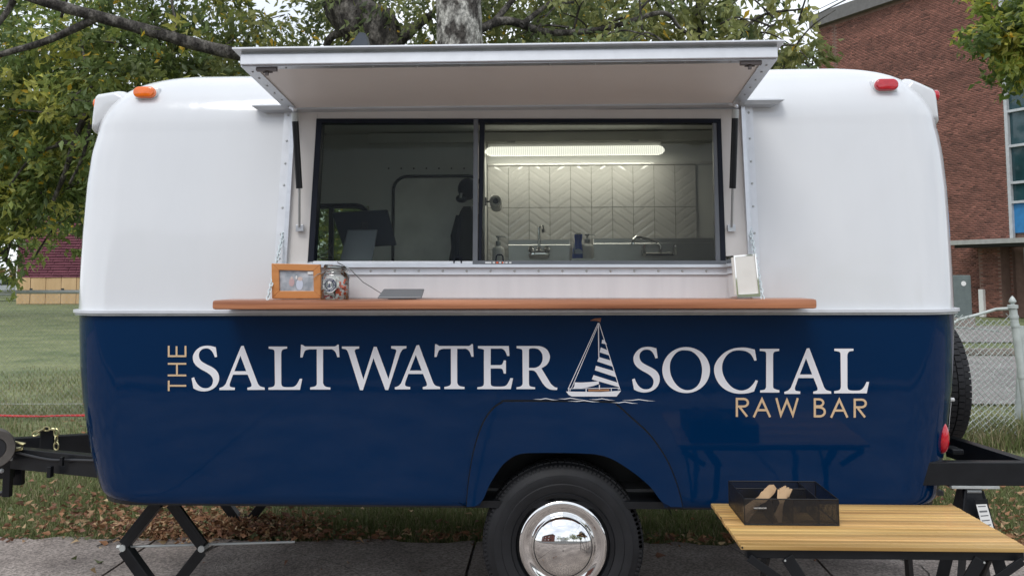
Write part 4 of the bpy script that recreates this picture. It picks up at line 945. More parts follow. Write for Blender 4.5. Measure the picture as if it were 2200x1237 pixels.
# scissor stabilisers
def scissor(px, Y, nm='stabiliser_jack', full=True):
    c = W(px, 1160, Y); x = c.x; zt_, zm, zb2 = .447, .252, .055; hw = .19
    j = bpy.data.objects.new(nm, None); COL.objects.link(j); j.parent = TR; j.location = Vector((x, Y, .5)) - base
    for s_ in (-1, 1):
        for (z0, z1, x0) in ((zt_, zm, .035), (zb2, zm, .035)):
            mb = MB(); mb.bar((x + s_ * x0, Y, z0), (x + s_ * hw, Y, z1), .055, .036, .003); mb.bar((x + s_ * x0, Y - .024, z0 + (.012 if z0 > zm else -.012)), (x + s_ * hw, Y - .024, z1 + (.012 if z0 > zm else -.012)), .006, .052, .002)
            obj('arm', mb, black, j)
        mb = MB(); mb.tube([(x + s_ * hw, Y - .035, zm), (x + s_ * hw, Y + .035, zm)], .016, 10); obj('pivot', mb, galv, j, smooth=True)
    mb = MB(); mb.tube([(x - hw - .03, Y - .0, zm - .004), (x + hw + .42, Y + .06, zm + .010)], .006, 8); mb.tube([(x - hw - .04, Y, zm - .004), (x - hw - .01, Y, zm - .004)], .011, 6); obj('screw_rod', mb, galv, j, smooth=True)
    mb = MB(); mb.box((x, Y, .045), (.20, .12, .018), .004); mb.box((x, Y, .478), (.16, .09, .03), .004); obj('foot_plate', mb, black, j)
scissor(354, .40); scissor(524, 1.62); scissor(1600, 1.62)
# ------------------------------------------------------------------ trailer interior
YI = 1.75
xi0, xi1 = -2.03, 1.73
def ibox(name, c, d, m, parent=TR, bev=0, smooth=False):
    mb = MB(); mb.box(c, d, bev); return obj(name, mb, m, parent)
rz = W(700, 300, YI).z
rl, rr_ = W(600, 450, YI).x, W(793, 450, YI).x; rt = W(700, 443, YI).z
for (x0, x1, z0, z1) in ((xi0, rl, .56, 2.445), (rr_, xi1, .56, 2.445), (rl, rr_, .56, 1.5), (rl, rr_, rt, 2.445)):
    ibox('back_wall', ((x0 + x1) / 2, YI + .02, (z0 + z1) / 2), (x1 - x0, .03, z1 - z0), inter)
ibox('interior_floor', (0, 1.0, .56), (3.5, 1.5, .02), mat('vinyl_floor', (.12, .12, .12), rough=.5)); ibox('ceiling_lining', (-.08, 1.02, 2.452), (2.7, 1.50, .012), inter)
ibox('end_wall', (xi0 + .13, 1.0, 1.45), (.02, 1.5, 1.8), inter); ibox('end_wall', (xi1 - .13, 1.0, 1.45), (.02, 1.5, 1.8), inter)
ibox('upper_cornice', ((rr_ + xi1) / 2, YI - .02, 2.41), (xi1 - rr_, .06, .06), inter)
# partition stub beside the tiles
xp = W(1043, 400, 1.6).x
ibox('partition', (xp - .012, 1.66, 1.5), (.02, .17, 1.75), inter)
# rear window: frame, mullion, glass
mb = MB(); x0, x1, z1, z0 = rl, rr_, rt, 1.46; r = .09
pts = [(x0 - .4, z0), (x0 - .4, z1)] + [(x1 - r + r * math.sin(R(a)), z1 - r + r * math.cos(R(a))) for a in range(0, 91, 15)] + [(x1, z0)]
mb.tube([(x, YI, z) for x, z in pts], .018, 8); mm = W(712, 500, YI).x; mb.bar((mm, YI, z0), (mm, YI, z1), .03, .03); obj('rear_window_frame', mb, dkframe, TR, smooth=True)
mb = MB(); mb.box(((x0 + x1) / 2, YI + .01, (z0 + z1) / 2), (x1 - x0 + .02, .004, z1 - z0)); obj('rear_window_pane', mb, G_back, TR)
# inner door with rounded head
def rrect(x0, x1, z0, z1, r, n=8):
    return [(x0, z0)] + [(x0 + r - r * math.cos(R(a)), z1 - r + r * math.sin(R(a))) for a in np.linspace(0, 90, n)] + [(x1 - r + r * math.sin(R(a)), z1 - r + r * math.cos(R(a))) for a in np.linspace(0, 90, n)] + [(x1, z0)]
for (a, b, t, th, rr, mm_) in ((832, 1085, 366, .010, .10, inter), (846, 1072, 380, .020, .09, mat('door_panel', (.76, .75, .71), rough=.45))):
    xa, xb, zt_ = W(a, 450, YI).x, W(b, 450, YI).x, W(900, t, YI).z; xb = min(xb, xp - .03)
    P = rrect(xa, xb, .7, zt_, rr); mb = MB(); mb.prism([(x, YI - th, z) for x, z in P], (0, .02, 0)); obj('door_surround' if th < .015 else 'inner_door', mb, mm_, TR)
xa, xb, zt_ = W(846, 450, YI).x, xp - .03, W(900, 380, YI).z
mb = MB(); mb.tube([(x, YI - .022, z) for x, z in rrect(xa, xb, .7, zt_, .09)], .010, 6); obj('door_seal', mb, blackp, TR, smooth=True)
mb = MB()
for k in range(7): p = W(835 + 27 * k, 362, YI - .005); mb.sphere(p, .006, 6)
obj('rivets', mb, blackp, TR)
# herringbone tiles: two shared meshes, one per lean
tx0, tx1 = W(1048, 400, YI).x, W(1495, 400, YI).x; tw = (tx1 - tx0) / 10; tzt = W(1200, 357, YI).z; th_ = tzt - W(1200, 446, YI).z
ibox('grout_bed', ((tx0 + tx1) / 2, YI + .001, tzt - 1.5 * th_), (tx1 - tx0, .006, 3 * th_ + .01), grout)
ibox('tile_trim', ((tx0 + tx1) / 2 + .1, YI - .004, tzt + .012), (tx1 - tx0 + .2, .018, .018), tile, bev=.004)
def tilemesh(lean):
    """one tile: five slanting ridged planks clipped to the tile's edges"""
    bm = bmesh.new(); w2, h2 = tw / 2 - .0016, th_ / 2 - .0016
    step = .062; ang = R(36) * lean
    for k in range(-6, 7):
        c0 = k * step; s_ = math.tan(ang)
        # plank between lines z = s*x + c0 and + step, ridge at its middle
        lines = [c0 + .0012, c0 + step * .25, c0 + step * .75, c0 + step - .0012]; hy = [0, -.0009, -.0009, 0]
        prev = None
        for q, (l, y) in enumerate(zip(lines, hy)):
            cur = [bm.verts.new((-w2, y, -s_ * w2 + l)), bm.verts.new((w2, y, s_ * w2 + l))]
            if prev: bm.faces.new([prev[0], prev[1], cur[1], cur[0]])
            prev = cur
    for co, no in (((0, 0, h2), (0, 0, 1)), ((0, 0, -h2), (0, 0, -1))):
        bmesh.ops.bisect_plane(bm, geom=bm.verts[:] + bm.edges[:] + bm.faces[:], plane_co=co, plane_no=no, clear_outer=True)
    a = [bm.verts.new(v) for v in ((-w2, .0005, -h2), (w2, .0005, -h2), (w2, .0005, h2), (-w2, .0005, h2))]; bm.faces.new(a)
    bmesh.ops.recalc_face_normals(bm, faces=bm.faces)
    for f in bm.faces:
        if f.normal.y > 0: f.normal_flip()
    me = bpy.data.meshes.new('tile'); bm.to_mesh(me); bm.free(); me.materials.append(tile); return me
tm = [tilemesh(-1), tilemesh(1)]
for r_ in range(3):
    for c_ in range(10):
        o = bpy.data.objects.new('tile', tm[c_ % 2]); COL.objects.link(o); o.parent = TR
        o.location = Vector((tx0 + tw * (c_ + .5), YI - .005 + random.uniform(-.0006, .0006), tzt - th_ * (r_ + .5))) - base
        o.rotation_euler = (random.uniform(-.012, .012), 0, random.uniform(-.012, .012))
# batten light
lmat = bpy.data.materials.new('led_diffuser'); lmat.use_nodes = True; t = lmat.node_tree; b = t.nodes['Principled BSDF']
b.inputs['Base Color'].default_value = (.9, .9, .85, 1); b.inputs['Emission Color'].default_value = (1, .96, .84, 1)
tcn = nd(t, 'ShaderNodeTexCoord'); wv = nd(t, 'ShaderNodeTexWave', wave_type='BANDS', bands_direction='X'); wv.inputs['Scale'].default_value = 27; mr = nd(t, 'ShaderNodeMapRange')
mr.inputs['To Min'].default_value = .50; mr.inputs['To Max'].default_value = 1.25; t.links.new(tcn.outputs['Object'], wv.inputs[0]); t.links.new(wv.outputs[1], mr.inputs[0]); t.links.new(mr.outputs[0], b.inputs['Emission Strength'])
la, lb = W(1043, 326, 1.60), W(1427, 323, 1.60)
Lt = bpy.data.objects.new('batten_light', None); COL.objects.link(Lt); Lt.parent = TR; Lt.location = (la + lb) / 2 - base
zc = (la.z + lb.z) / 2
def capsule(x0, x1, y, z, rx_, rz_, m, nm, dz=0):
    mb = MB(); n = 16; L1 = []
    for i, (x, s_) in enumerate([(x0, .3), (x0 + .012, .75), (x0 + .035, 1), (x1 - .035, 1), (x1 - .012, .75), (x1, .3)]):
        for k in range(n):
            a = 2 * math.pi * k / n; mb.v.append((x, y + rx_ * s_ * math.cos(a), z + rz_ * s_ * math.sin(a)))
    for i in range(5):
        for k in range(n): mb.f.append((i * n + k, i * n + (k + 1) % n, (i + 1) * n + (k + 1) % n, (i + 1) * n + k))
    mb.f.append(tuple(range(n))[::-1]); mb.f.append(tuple(5 * n + k for k in range(n))); return obj(nm, mb, m, Lt, smooth=True, sharp=60)
capsule(la.x, lb.x, 1.60, zc, .045, .030, lmat, 'diffuser')
al = bpy.data.lights.new('tube_light', 'AREA'); al.shape = 'RECTANGLE'; al.size = lb.x - la.x - .06; al.size_y = .06; al.energy = 2.3; al.color = (1, .95, .84); alo = bpy.data.objects.new('tube_light', al); COL.objects.link(alo); alo.parent = Lt; alo.location = Vector(((la.x + lb.x) / 2, 1.575, zc - .034)) - ((la + lb) / 2); alo.rotation_euler = (R(22), 0, 0)

mb = MB(); mb.box(((la.x + lb.x) / 2, 1.645, zc + .035), (lb.x - la.x - .03, .09, .045), .012); obj('housing', mb, inter, Lt)
for xx in (la.x + .16, lb.x - .18): mb = MB(); mb.box((xx, 1.64, zc + .064), (.05, .06, .012), .002); obj('mount_clip', mb, galv, Lt)
mb = MB(); mb.tube([(lb.x - .04, 1.66, zc + .04), (lb.x + .1, 1.69, zc + .055), (lb.x + .26, 1.72, zc + .06), (lb.x + .5, 1.73, zc + .055)], .006, 6); obj('light_cable', mb, inter, Lt, smooth=True)
# sinks and faucets (backsplash fronts rise above the counter)
YS = 1.60
def panelpx(name, x0, y0, x1, y1, Y, m, th=.012, bev=.002, parent=TR):
    a = W(x0, y0, Y); b = W(x1, y1, Y); mb = MB(); mb.box(((a.x + b.x) / 2, Y, (a.z + b.z) / 2), (abs(b.x - a.x), th, abs(a.z - b.z)), bev); return obj(name, mb, m, parent)
panelpx('sink_backsplash', 1092, 516, 1225, 600, YS + .03, steel); panelpx('sink_backsplash', 1275, 513, 1552, 600, YS + .03, steel)
for (x0, x1, yy) in ((1092, 1225, 519), (1275, 1552, 516)):
    a, b = W(x0, yy, YS), W(x1, yy, YS); mb = MB(); mb.add([(a.x, YS + .02, a.z - .022), (b.x, YS + .02, a.z - .022), (b.x, YS + .055, a.z + .012), (a.x, YS + .055, a.z + .012)], [(0, 1, 2, 3)]); mb.box(((a.x + b.x) / 2, YS + .09, a.z + .008), (b.x - a.x, .08, .008)); obj('sink_ledge', mb, steel, TR)
ibox('counter', ((xp + xi1 - .2) / 2, 1.45, 1.36), (xi1 - .2 - xp, .55, .03), steel); ibox('counter_base', ((xp + xi1 - .2) / 2, 1.5, .96), (xi1 - .2 - xp, .45, .78), inter)
ibox('front_counter', (-.55, .36, 1.40), (2.1, .44, .03), inter); ibox('front_counter_base', (-.55, .45, 1.17), (2.1, .26, .42), inter)
panelpx('dish_shelf', 1226, 555, 1280, 560, YS - .05, steel, .12)
def faucet1():
    f = bpy.data.objects.new('faucet', None); COL.objects.link(f); f.parent = TR; Y = YS - .02; c = W(1160, 545, Y); f.location = c - base
    mb = MB(); P = [W(1158, 535, Y), W(1158, 495, Y), W(1159, 488, Y), W(1162, 484, Y - .02), W(1166, 486, Y - .05), W(1167, 497, Y - .06)]; mb.tube(P, .009, 10); mb.tube([W(1166.5, 493, Y - .058), W(1167, 500, Y - .06)], .012, 8); obj('spout', mb, chrome, f, smooth=True)
    mb = MB(); mb.box(W(1158, 546, Y), (.13, .04, .035), .012); mb.tube([W(1158, 538, Y), W(1158, 530, Y)], [.02, .011], 10); mb.box(W(1158, 551, Y), (.12, .03, .02), .006); obj('body', mb, chrome, f, smooth=True)
    for px in (1141, 1175): mb = MB(); mb.lathe([(.0, .022), (.014, .02), (.018, .008), (.022, 0), (.016, -.014), (.012, -.025)], W(px, 536, Y - .01), 'Z', 10); obj('tap', mb, chrome, f, smooth=True)
faucet1()
f2 = bpy.data.objects.new('faucet', None); COL.objects.link(f2); f2.parent = TR; Y = YS - .04; f2.location = W(1418, 545, Y) - base
mb = MB(); mb.tube([W(1360, 524, Y - .12), W(1361, 515, Y - .12), W(1366, 509, Y - .11), W(1374, 509, Y - .10), W(1400, 516, Y - .04), W(1415, 521, Y), W(1419, 530, Y), W(1419, 546, Y)], [.011, .010, .010, .009, .009, .009, .009, .010], 10); obj('spout', mb, chrome, f2, smooth=True)
mb = MB(); mb.tube([W(1380, 546, Y), W(1448, 546, Y)], .011, 10); obj('body', mb, chrome, f2, smooth=True)
for px in (1385, 1451): mb = MB(); mb.tube([W(px, 548, Y), W(px, 534, Y), W(px, 526, Y)], [.014, .008, .009], 8); mb.tube([W(px - 4, 530, Y - .02), W(px - 4, 546, Y - .03)], .006, 6); obj('tap', mb, chrome, f2, smooth=True)
# pipes bracket high on wall
mb = MB(); p = W(1474, 288, YI - .02)
for k in range(4): mb.box(p + Vector((-.03 + .02 * k, 0, random.uniform(-.008, .008))), (.006, .01, .03))
obj('wall_bracket', mb, blackp, TR)
mb = MB(); p = W(778, 292, 1.2); mb.box((p.x, 1.2, 2.438), (.07, .03, .012), .003); obj('ceiling_bracket', mb, blackp, TR)
# roll holder on partition
Hh = thing('paper_roll', 'partly used paper roll held out from the partition above the first sink', 'paper roll', tuple(W(1065, 433, 1.45)))
c = W(1065, 433, 1.45); mb = MB(); mb.lathe([(.018, -.012), (.034, -.014), (.037, -.008), (.037, .10), (.018, .10), (.018, -.012)], c, 'Y', 28); rt_ = Matrix.Rotation(R(-12), 3, 'X'); mb.v = [tuple(rt_ @ (Vector(v) - c) + c) for v in mb.v]; obj('roll', mb, paper, Hh, smooth=True)
mb = MB(); mb.lathe([(.0, -.005), (.017, -.006), (.018, 0), (0, 0)], c, 'Y', 20); mb.tube([c + Vector((-.055, .0, 0)), c + Vector((-.02, 0, 0))], .006, 6); mb.box(c + Vector((-.06, 0, 0)), (.008, .03, .05), .002); obj('holder', mb, blackp, Hh)
# bottles
def pump(px, ptop, pbot, Y, lab, s_=1.0):
    b0 = W(px, pbot, Y); t0 = W(px, ptop, Y); H = t0.z - b0.z; r = W(px + 13, pbot, Y).x - b0.x
    T = thing('pump_bottle', lab, 'soap bottle', tuple(b0), 'white pump bottles by the sinks')
    mb = MB(); mb.lathe([(0, 0), (r * .95, 0), (r, H * .03), (r, H * .48), (r * .85, H * .57), (r * .4, H * .62), (r * .38, H * .66), (0, H * .66)], b0, 'Z', 24); obj('bottle', mb, wht, T, smooth=True, sharp=50)
    mb = MB(); mb.lathe([(0, H * .66), (r * .48, H * .66), (r * .48, H * .80), (r * .15, H * .82), (r * .15, H * .93), (r * .4, H * .94), (r * .4, H * 1.0), (0, H)], b0, 'Z', 16); mb.tube([b0 + Vector((0, 0, H * .97)), b0 + Vector((r * 1.2, -.02, H * .96)), b0 + Vector((r * 1.35, -.02, H * .91))], .003, 6); obj('pump', mb, galv, T, smooth=True, sharp=50)
pump(1071, 507, 565, 1.50, 'white pump bottle left of the first sink, by the partition'); pump(1262, 503, 556, 1.52, 'white pump bottle between the two sinks beside the blue bottle')
b0 = W(1242, 556, 1.51); H = W(1242, 500, 1.51).z - b0.z
T = thing('dish_soap_bottle', 'blue waisted dish soap bottle between the two sinks', 'dish soap', tuple(b0))
mb = MB(); mb.lathe([(0, 0), (.034, 0), (.036, .01), (.033, H * .35), (.022, H * .55), (.020, H * .66), (.025, H * .85), (.024, H * .94), (0, H * .95)], b0, 'Z', 20); mb.v = [(b0.x + (x - b0.x) * 1.0 + (z - b0.z) * .02, b0.y + (y - b0.y) * .55, z) for x, y, z in mb.v]; obj('bottle', mb, bluep, T, smooth=True)
mb = MB(); mb.box(b0 + Vector((.002, -.012, H * .97)), (.035, .022, .012), .004); obj('cap', mb, wht, T)
mb = MB(); mb.lathe([(.0, 0), (.022, 0), (.030, 0)], b0 + Vector((0, -.021, .030)), 'Y', 16, 0, math.pi); mb.box(b0 + Vector((-.022, -.019, H * .38)), (.008, .004, .06)); obj('label', mb, mat('soap_label', (.5, .6, .75)), T)
# jacket and cap on hook
J = thing('hanging_jacket', 'dark jacket hanging under a navy cap against the inner door', 'jacket', tuple(W(1003, 480, 1.5)))
mb = MB(); c = W(1006, 500, 1.52); n = 24
prof = [(.03, .16), (.05, .13), (.075, .06), (.085, -.03), (.10, -.15), (.11, -.28)]
for (r, h) in prof:
    for k in range(n):
        a = 2 * math.pi * k / n; rr = r * (1 + .16 * math.sin(a * 5 + h * 9)); mb.v.append((c.x + rr * math.cos(a), c.y + .6 * rr * math.sin(a), c.z + h))
for i in range(len(prof) - 1):
    for k in range(n): mb.f.append((i * n + k, i * n + (k + 1) % n, (i + 1) * n + (k + 1) % n, (i + 1) * n + k))
obj('body', mb, cloth2, J, smooth=True)
mb = MB(); mb.tube([c + Vector((-.05, -.04, .10)), c + Vector((-.075, -.05, -.02)), c + Vector((-.07, -.05, -.16)), c + Vector((-.08, -.05, -.27))], [.022, .028, .026, .028], 10); obj('sleeve', mb, cloth, J, smooth=True)
Cp = thing('baseball_cap', 'navy cap hung above the dark jacket', 'cap', tuple(W(1003, 405, 1.48)))
c = W(1005, 406, 1.48); mb = MB(); mb.sphere(c, .065, 18, (.95, .7, 1.05)); obj('crown', mb, cloth, Cp, smooth=True)
mb = MB(); mb.sphere(c + Vector((-.035, -.02, -.06)), .045, 14, (.8, .9, .6)); obj('peak', mb, cloth, Cp, smooth=True)
mb = MB(); mb.box(c + Vector((-.035, -.062, -.045)), (.014, .004, .03), .001, Matrix.Rotation(R(10), 3, 'Y')); obj('tag', mb, mat('grey_tag', (.3, .3, .3)), Cp)

# point of sale screen, seen from behind
YP = .42
PS = thing('sales_terminal', 'dark tilted sales screen seen from behind inside the smoked left pane', 'sales terminal', tuple(W(780, 560, YP)))
P = [W(711, 456, YP + .03), W(833, 450, YP + .03), W(853, 528, YP - .04), W(737, 534, YP - .04)]
c = (P[0] + P[1] + P[2] + P[3]) / 4; mb = MB(); q = [c + (p - c) * .985 for p in P]; mb.prism(q, (0, .016, .002)); o = obj('screen_case', mb, mat('terminal_case', (.006, .009, .018), rough=.5, var=.1, spec=.2), PS); md = o.modifiers.new('b', 'BEVEL'); md.width = .006; md.segments = 3
cc = c + Vector((0, -.010, .012)); mb = MB()
for (d, s_) in ((.017, 1), (.009, -1)):
    pts = [cc + Vector((a, 0, b)) + Vector((0, b * -.3, 0)) for a, b in ((-d, -d), (d, -d), (d, d), (-d, d))]; mb.tube(pts, .0016, 4, closed=True)
obj('square_mark', mb, blackp, PS)
mb = MB(); a = W(770, 560, YP + .04); mb.bar(a, c + Vector((0, .02, 0)), .05, .03, .004); mb.box(a + Vector((0, .02, -.02)), (.14, .14, .02), .004); obj('stand', mb, blackp, PS)
RD = thing('card_reader_stand', 'slate grey slanted display stand in front of the dark sales screen', 'display stand', tuple(W(772, 558, .28)))
P = [W(746, 494, .30), W(811, 493, .30), W(799, 562, .25), W(729, 562, .25)]; mb = MB(); mb.prism(P, (0, .012, 0)); o = obj('case', mb, mat('slate_case', (.055, .06, .07), rough=.4, var=.06), RD); md = o.modifiers.new('b', 'BEVEL'); md.width = .005; md.segments = 2
mb = MB(); mb.bar(W(765, 562, .34), W(775, 505, .31), .05, .01, .002); obj('prop', mb, blackp, RD)
mb = MB(); mb.tube([W(x, y, .22) for x, y in ((672, 557), (690, 549), (705, 541), (712, 528), (706, 522), (698, 530), (710, 545), (716, 556))], .0018, 5); mb.tube([W(x, y, .24) for x, y in ((675, 551), (700, 556), (725, 559))], .0018, 5); tag(obj('charging_cable', mb, blackp, smooth=True), 'tangled black cables lying inside the lower left window corner', 'cable')

# ------------------------------------------------------------------ things on the shelf
# photo frame
Yf = -.13
PF = thing('photo_frame', 'orange wooden frame with a faded photo standing on the shelf', 'photo frame', tuple(W(636, 641, Yf)))
O = [W(583, 566, Yf), W(688, 568, Yf), W(692, 641, Yf), W(584, 641, Yf)]; I = [W(599, 580, Yf), W(673, 582, Yf), W(674, 625, Yf), W(600, 625, Yf)]
for p in O: p.z = max(p.z, ZSH)
for i in range(4):
    j = (i + 1) % 4; mb = MB(); mb.prism([O[i], O[j], I[j], I[i]], (0, .016, 0)); o = obj('frame_rail', mb, orangew, PF); md = o.modifiers.new('b', 'BEVEL'); md.width = .002; md.segments = 2
pm = bpy.data.materials.new('faded_photo'); pm.use_nodes = True; t = pm.node_tree; b = t.nodes['Principled BSDF']; b.inputs['Roughness'].default_value = .15; b.inputs['Coat Weight'].default_value = 1
tcn = nd(t, 'ShaderNodeTexCoord'); vz = nd(t, 'ShaderNodeTexNoise'); vz.inputs['Scale'].default_value = 26; vz.inputs['Detail'].default_value = 2; rp = nd(t, 'ShaderNodeValToRGB')
rp.color_ramp.elements[0].position = .35; rp.color_ramp.elements[0].color = (.30, .34, .38, 1); rp.color_ramp.elements[1].position = .65; rp.color_ramp.elements[1].color = (.55, .58, .62, 1)
t.links.new(tcn.outputs['Object'], vz.inputs[0]); t.links.new(vz.outputs[0], rp.inputs[0]); t.links.new(rp.outputs[0], b.inputs['Base Color'])
mb = MB(); mb.poly([p + Vector((0, .010, 0)) for p in I]); obj('photo', mb, pm, PF, fix=False)
ic = (I[0] + I[1] + I[2] + I[3]) / 4 + Vector((0, .0085, 0))
def blob(dx, dz, rx_, rz_, m, nm='printed_figure', dy=0):
    mb = MB(); mb.poly([ic + Vector((dx + rx_ * math.cos(a), -dy, dz + rz_ * math.sin(a))) for a in np.linspace(0, 2 * math.pi, 20)[:-1]]); obj(nm, mb, m, PF, fix=False)
pk = mat('print_pink', (.52, .36, .36), var=.05); ps = mat('print_skin', (.60, .48, .44), var=.05); pb = mat('print_pale_blue', (.55, .60, .70), var=.05)
blob(-.022, -.006, .012, .018, pk); blob(-.022, .012, .005, .006, ps, dy=.0003); blob(.012, -.016, .015, .024, pb); blob(.014, .008, .011, .009, ps, dy=.0003); blob(-.002, .014, .004, .008, mat('print_white', (.75, .74, .72)), dy=.0006)
mb = MB(); a = W(666, 586, Yf - .001); mb.box((a.x, Yf - .0 + .006, a.z), (.024, .002, .012)); obj('corner_sticker', mb, wht, PF)
mb = MB(); mb.bar(O[0] * .5 + O[1] * .5 + Vector((0, .018, -.02)), Vector(((O[0].x + O[1].x) / 2, Yf + .07, ZSH + .003)), .03, .004); obj('easel_leg', mb, blackp, PF)
# candy jar
Yj = -.12; cj = W(719, 641, Yj); cj.z = ZSH; sc_ = (3.86 + Yj) / F
JR = thing('candy_jar', 'clip top glass jar of wrapped sweets beside the orange photo frame', 'jar', tuple(cj))
r0 = 31 * sc_; hz_ = 72 * sc_
prof = [(.0, .004), (r0 * .86, .004), (r0 * .95, .0), (r0, .012), (r0, hz_ * .66), (r0 * .92, hz_ * .76), (r0 * .72, hz_ * .82), (r0 * .72, hz_ * .87)]
mb = MB(); mb.lathe(prof, cj, 'Z', 40); o = obj('jar_body', mb, G_jar, JR, smooth=True, sharp=60)
tl = Matrix.Rotation(R(6), 3, 'Y'); mb = MB(); mb.lathe([(r0 * .74, 0), (r0 * .80, .004), (r0 * .80, .014), (r0 * .70, .019), (0, .021)], (0, 0, 0), 'Z', 36); ct = cj + Vector((.0, 0, hz_ * .88)); mb.v = [tuple(tl @ Vector(v) + ct) for v in mb.v]; obj('lid', mb, G_jar, JR, smooth=True, sharp=50)
mb = MB()
for zz in (.86, .94): mb.tube([cj + Vector((r0 * .77 * math.cos(a), r0 * .77 * math.sin(a), hz_ * zz + .002 * math.sin(3 * a))) for a in np.linspace(0, 2 * math.pi, 25)[:-1]], .0016, 5, closed=True)
mb.tube([cj + Vector((r0 * .8, -.01, hz_ * .84)), cj + Vector((r0 * 1.05, -.012, hz_ * .80)), cj + Vector((r0 * 1.1, -.01, hz_ * .90)), cj + Vector((r0 * .85, -.01, hz_ * .95))], .0018, 5); mb.tube([cj + Vector((-r0 * .8, -.01, hz_ * .80)), cj + Vector((-r0 * 1.15, -.014, hz_ * .76)), cj + Vector((-r0 * 1.5, -.02, hz_ * .62))], .0016, 5)
obj('wire_clip', mb, steel, JR, smooth=True)
for (m_, k, zt_) in ((wht, 26, .55), (orp, 12, .5), (redp, 14, .22), (grnp, 6, .28), (paper, 14, .6)):
    mb = MB()
    for _ in range(k):
        a = random.uniform(0, 6.28); rr = random.uniform(0, r0 * .78); z = random.uniform(.012, hz_ * zt_ + .01); rot = Matrix.Rotation(random.uniform(0, 6), 3, 'X') @ Matrix.Rotation(random.uniform(0, 6), 3, 'Z')
        if m_ is orp: a = random.uniform(-.9, .5); rr = r0 * random.uniform(.35, .8)
        mb.box(cj + Vector((rr * math.cos(a), rr * math.sin(a), z)), (.022, .009, .009), .003, rot)
    obj('sweets', mb, m_, JR, kind='stuff')
# round sticker: white disc, navy ring, white centre, little boat
sc0 = cj + Vector((-.009, -r0 - .002, W(715, 612, Yj - r0).z - cj.z)); 
def disc(r1, m, dy, nm, rin=0):
    mb = MB(); n = 40
    for k in range(n):
        a, b = 2 * math.pi * k / n, 2 * math.pi * (k + 1) / n
        q = [sc0 + Vector((rr * math.cos(x), -dy + ((rr * math.cos(x) - .009) ** 2) * 14, rr * math.sin(x))) for rr, x in ((rin, a), (r1, a), (r1, b), (rin, b))]
        mb.poly(q if rin else q[1:3] + [q[0]])
    obj(nm, mb, m, JR, fix=False)
rs = 16.5 * sc_; disc(rs, wht, .0, 'sticker'); disc(rs * .88, navyp, .0004, 'sticker_ring', rs * .52)
mb = MB()
for q in ([(-.25, -.2), (.25, -.2), (.18, -.32), (-.18, -.32)], [(.02, -.15), (.2, -.15), (.02, .35)], [(-.02, -.15), (-.16, -.15), (-.02, .2)]): mb.poly([sc0 + Vector((a * rs, -.0006, b * rs)) for a, b in q])
obj('sticker_boat', mb, navyp, JR, fix=False)
def text(body, size, m, parent, loc, name, rotz=0, aroundr=None, a_mid=90, a_step=0, flip=False, ext=.0):
    """built-in font text converted to mesh; stands facing -Y"""
    if aroundr is None:
        items = [(body, Vector((0, 0)), 0)]
    else:
        n = len(body); items = []
        for i, ch in enumerate(body):
            a = a_mid - (i - (n - 1) / 2) * a_step * (-1 if flip else 1); items.append((ch, Vector((aroundr * math.cos(R(a)), aroundr * math.sin(R(a)))), a - 90 + (180 if flip else 0)))
    mb = MB()
    for s_, off, ang in items:
        if s_ == ' ': continue
        cu = bpy.data.curves.new('t', 'FONT'); cu.body = s_; cu.size = size; cu.align_x = 'CENTER'; cu.align_y = 'CENTER'; cu.resolution_u = 2; to = bpy.data.objects.new('t', cu); COL.objects.link(to)
        me = bpy.data.meshes.new_from_object(to.evaluated_get(bpy.context.evaluated_depsgraph_get())); c_, s2 = math.cos(R(ang)), math.sin(R(ang))
        mb.add([Vector((off.x + v.co.x * c_ - v.co.y * s2, 0, off.y + v.co.x * s2 + v.co.y * c_)) + Vector(loc) for v in me.vertices], [list(p.vertices) for p in me.polygons])
        bpy.data.objects.remove(to); bpy.data.curves.remove(cu); bpy.data.meshes.remove(me)
    return obj(name, mb, m, parent, fix=False)
text('THE SALTWATER SOCIAL', rs * .30, wht, JR, sc0 + Vector((0, -.0007, 0)), 'sticker_lettering', aroundr=rs * .70, a_mid=90, a_step=13)
text('RAW BAR', rs * .30, wht, JR, sc0 + Vector((0, -.0007, 0)), 'sticker_lettering', aroundr=rs * .70, a_mid=270, a_step=15, flip=True)
# tablet propped flat and its cable
TB = thing('tablet', 'grey tablet lying propped on the shelf with a thin cable', 'tablet', tuple(W(861, 641, -.1)))
a, b = W(811, 641, -.17), W(906, 641, -.17); c, d = W(912, 624, -.09), W(824, 624, -.09)
for p in (a, b): p.z = ZSH + .003
mb = MB(); mb.prism([a, b, c, d], (0, 0, .008)); o = obj('body', mb, tabg, TB); md = o.modifiers.new('b', 'BEVEL'); md.width = .005; md.segments = 3
mb = MB(); mb.box(((a.x + b.x) / 2, -.10, ZSH + .012), (.12, .02, .022), .002); obj('prop', mb, blackp, TB)
mb = MB(); mb.tube([W(x, y, Y) for x, y, Y in ((722, 559, .10), (726, 564, -.03), (752, 578, -.06), (780, 606, -.08), (800, 618, -.09), (822, 632, -.10))], .0017, 5); obj('cable', mb, blackp, TB, smooth=True)
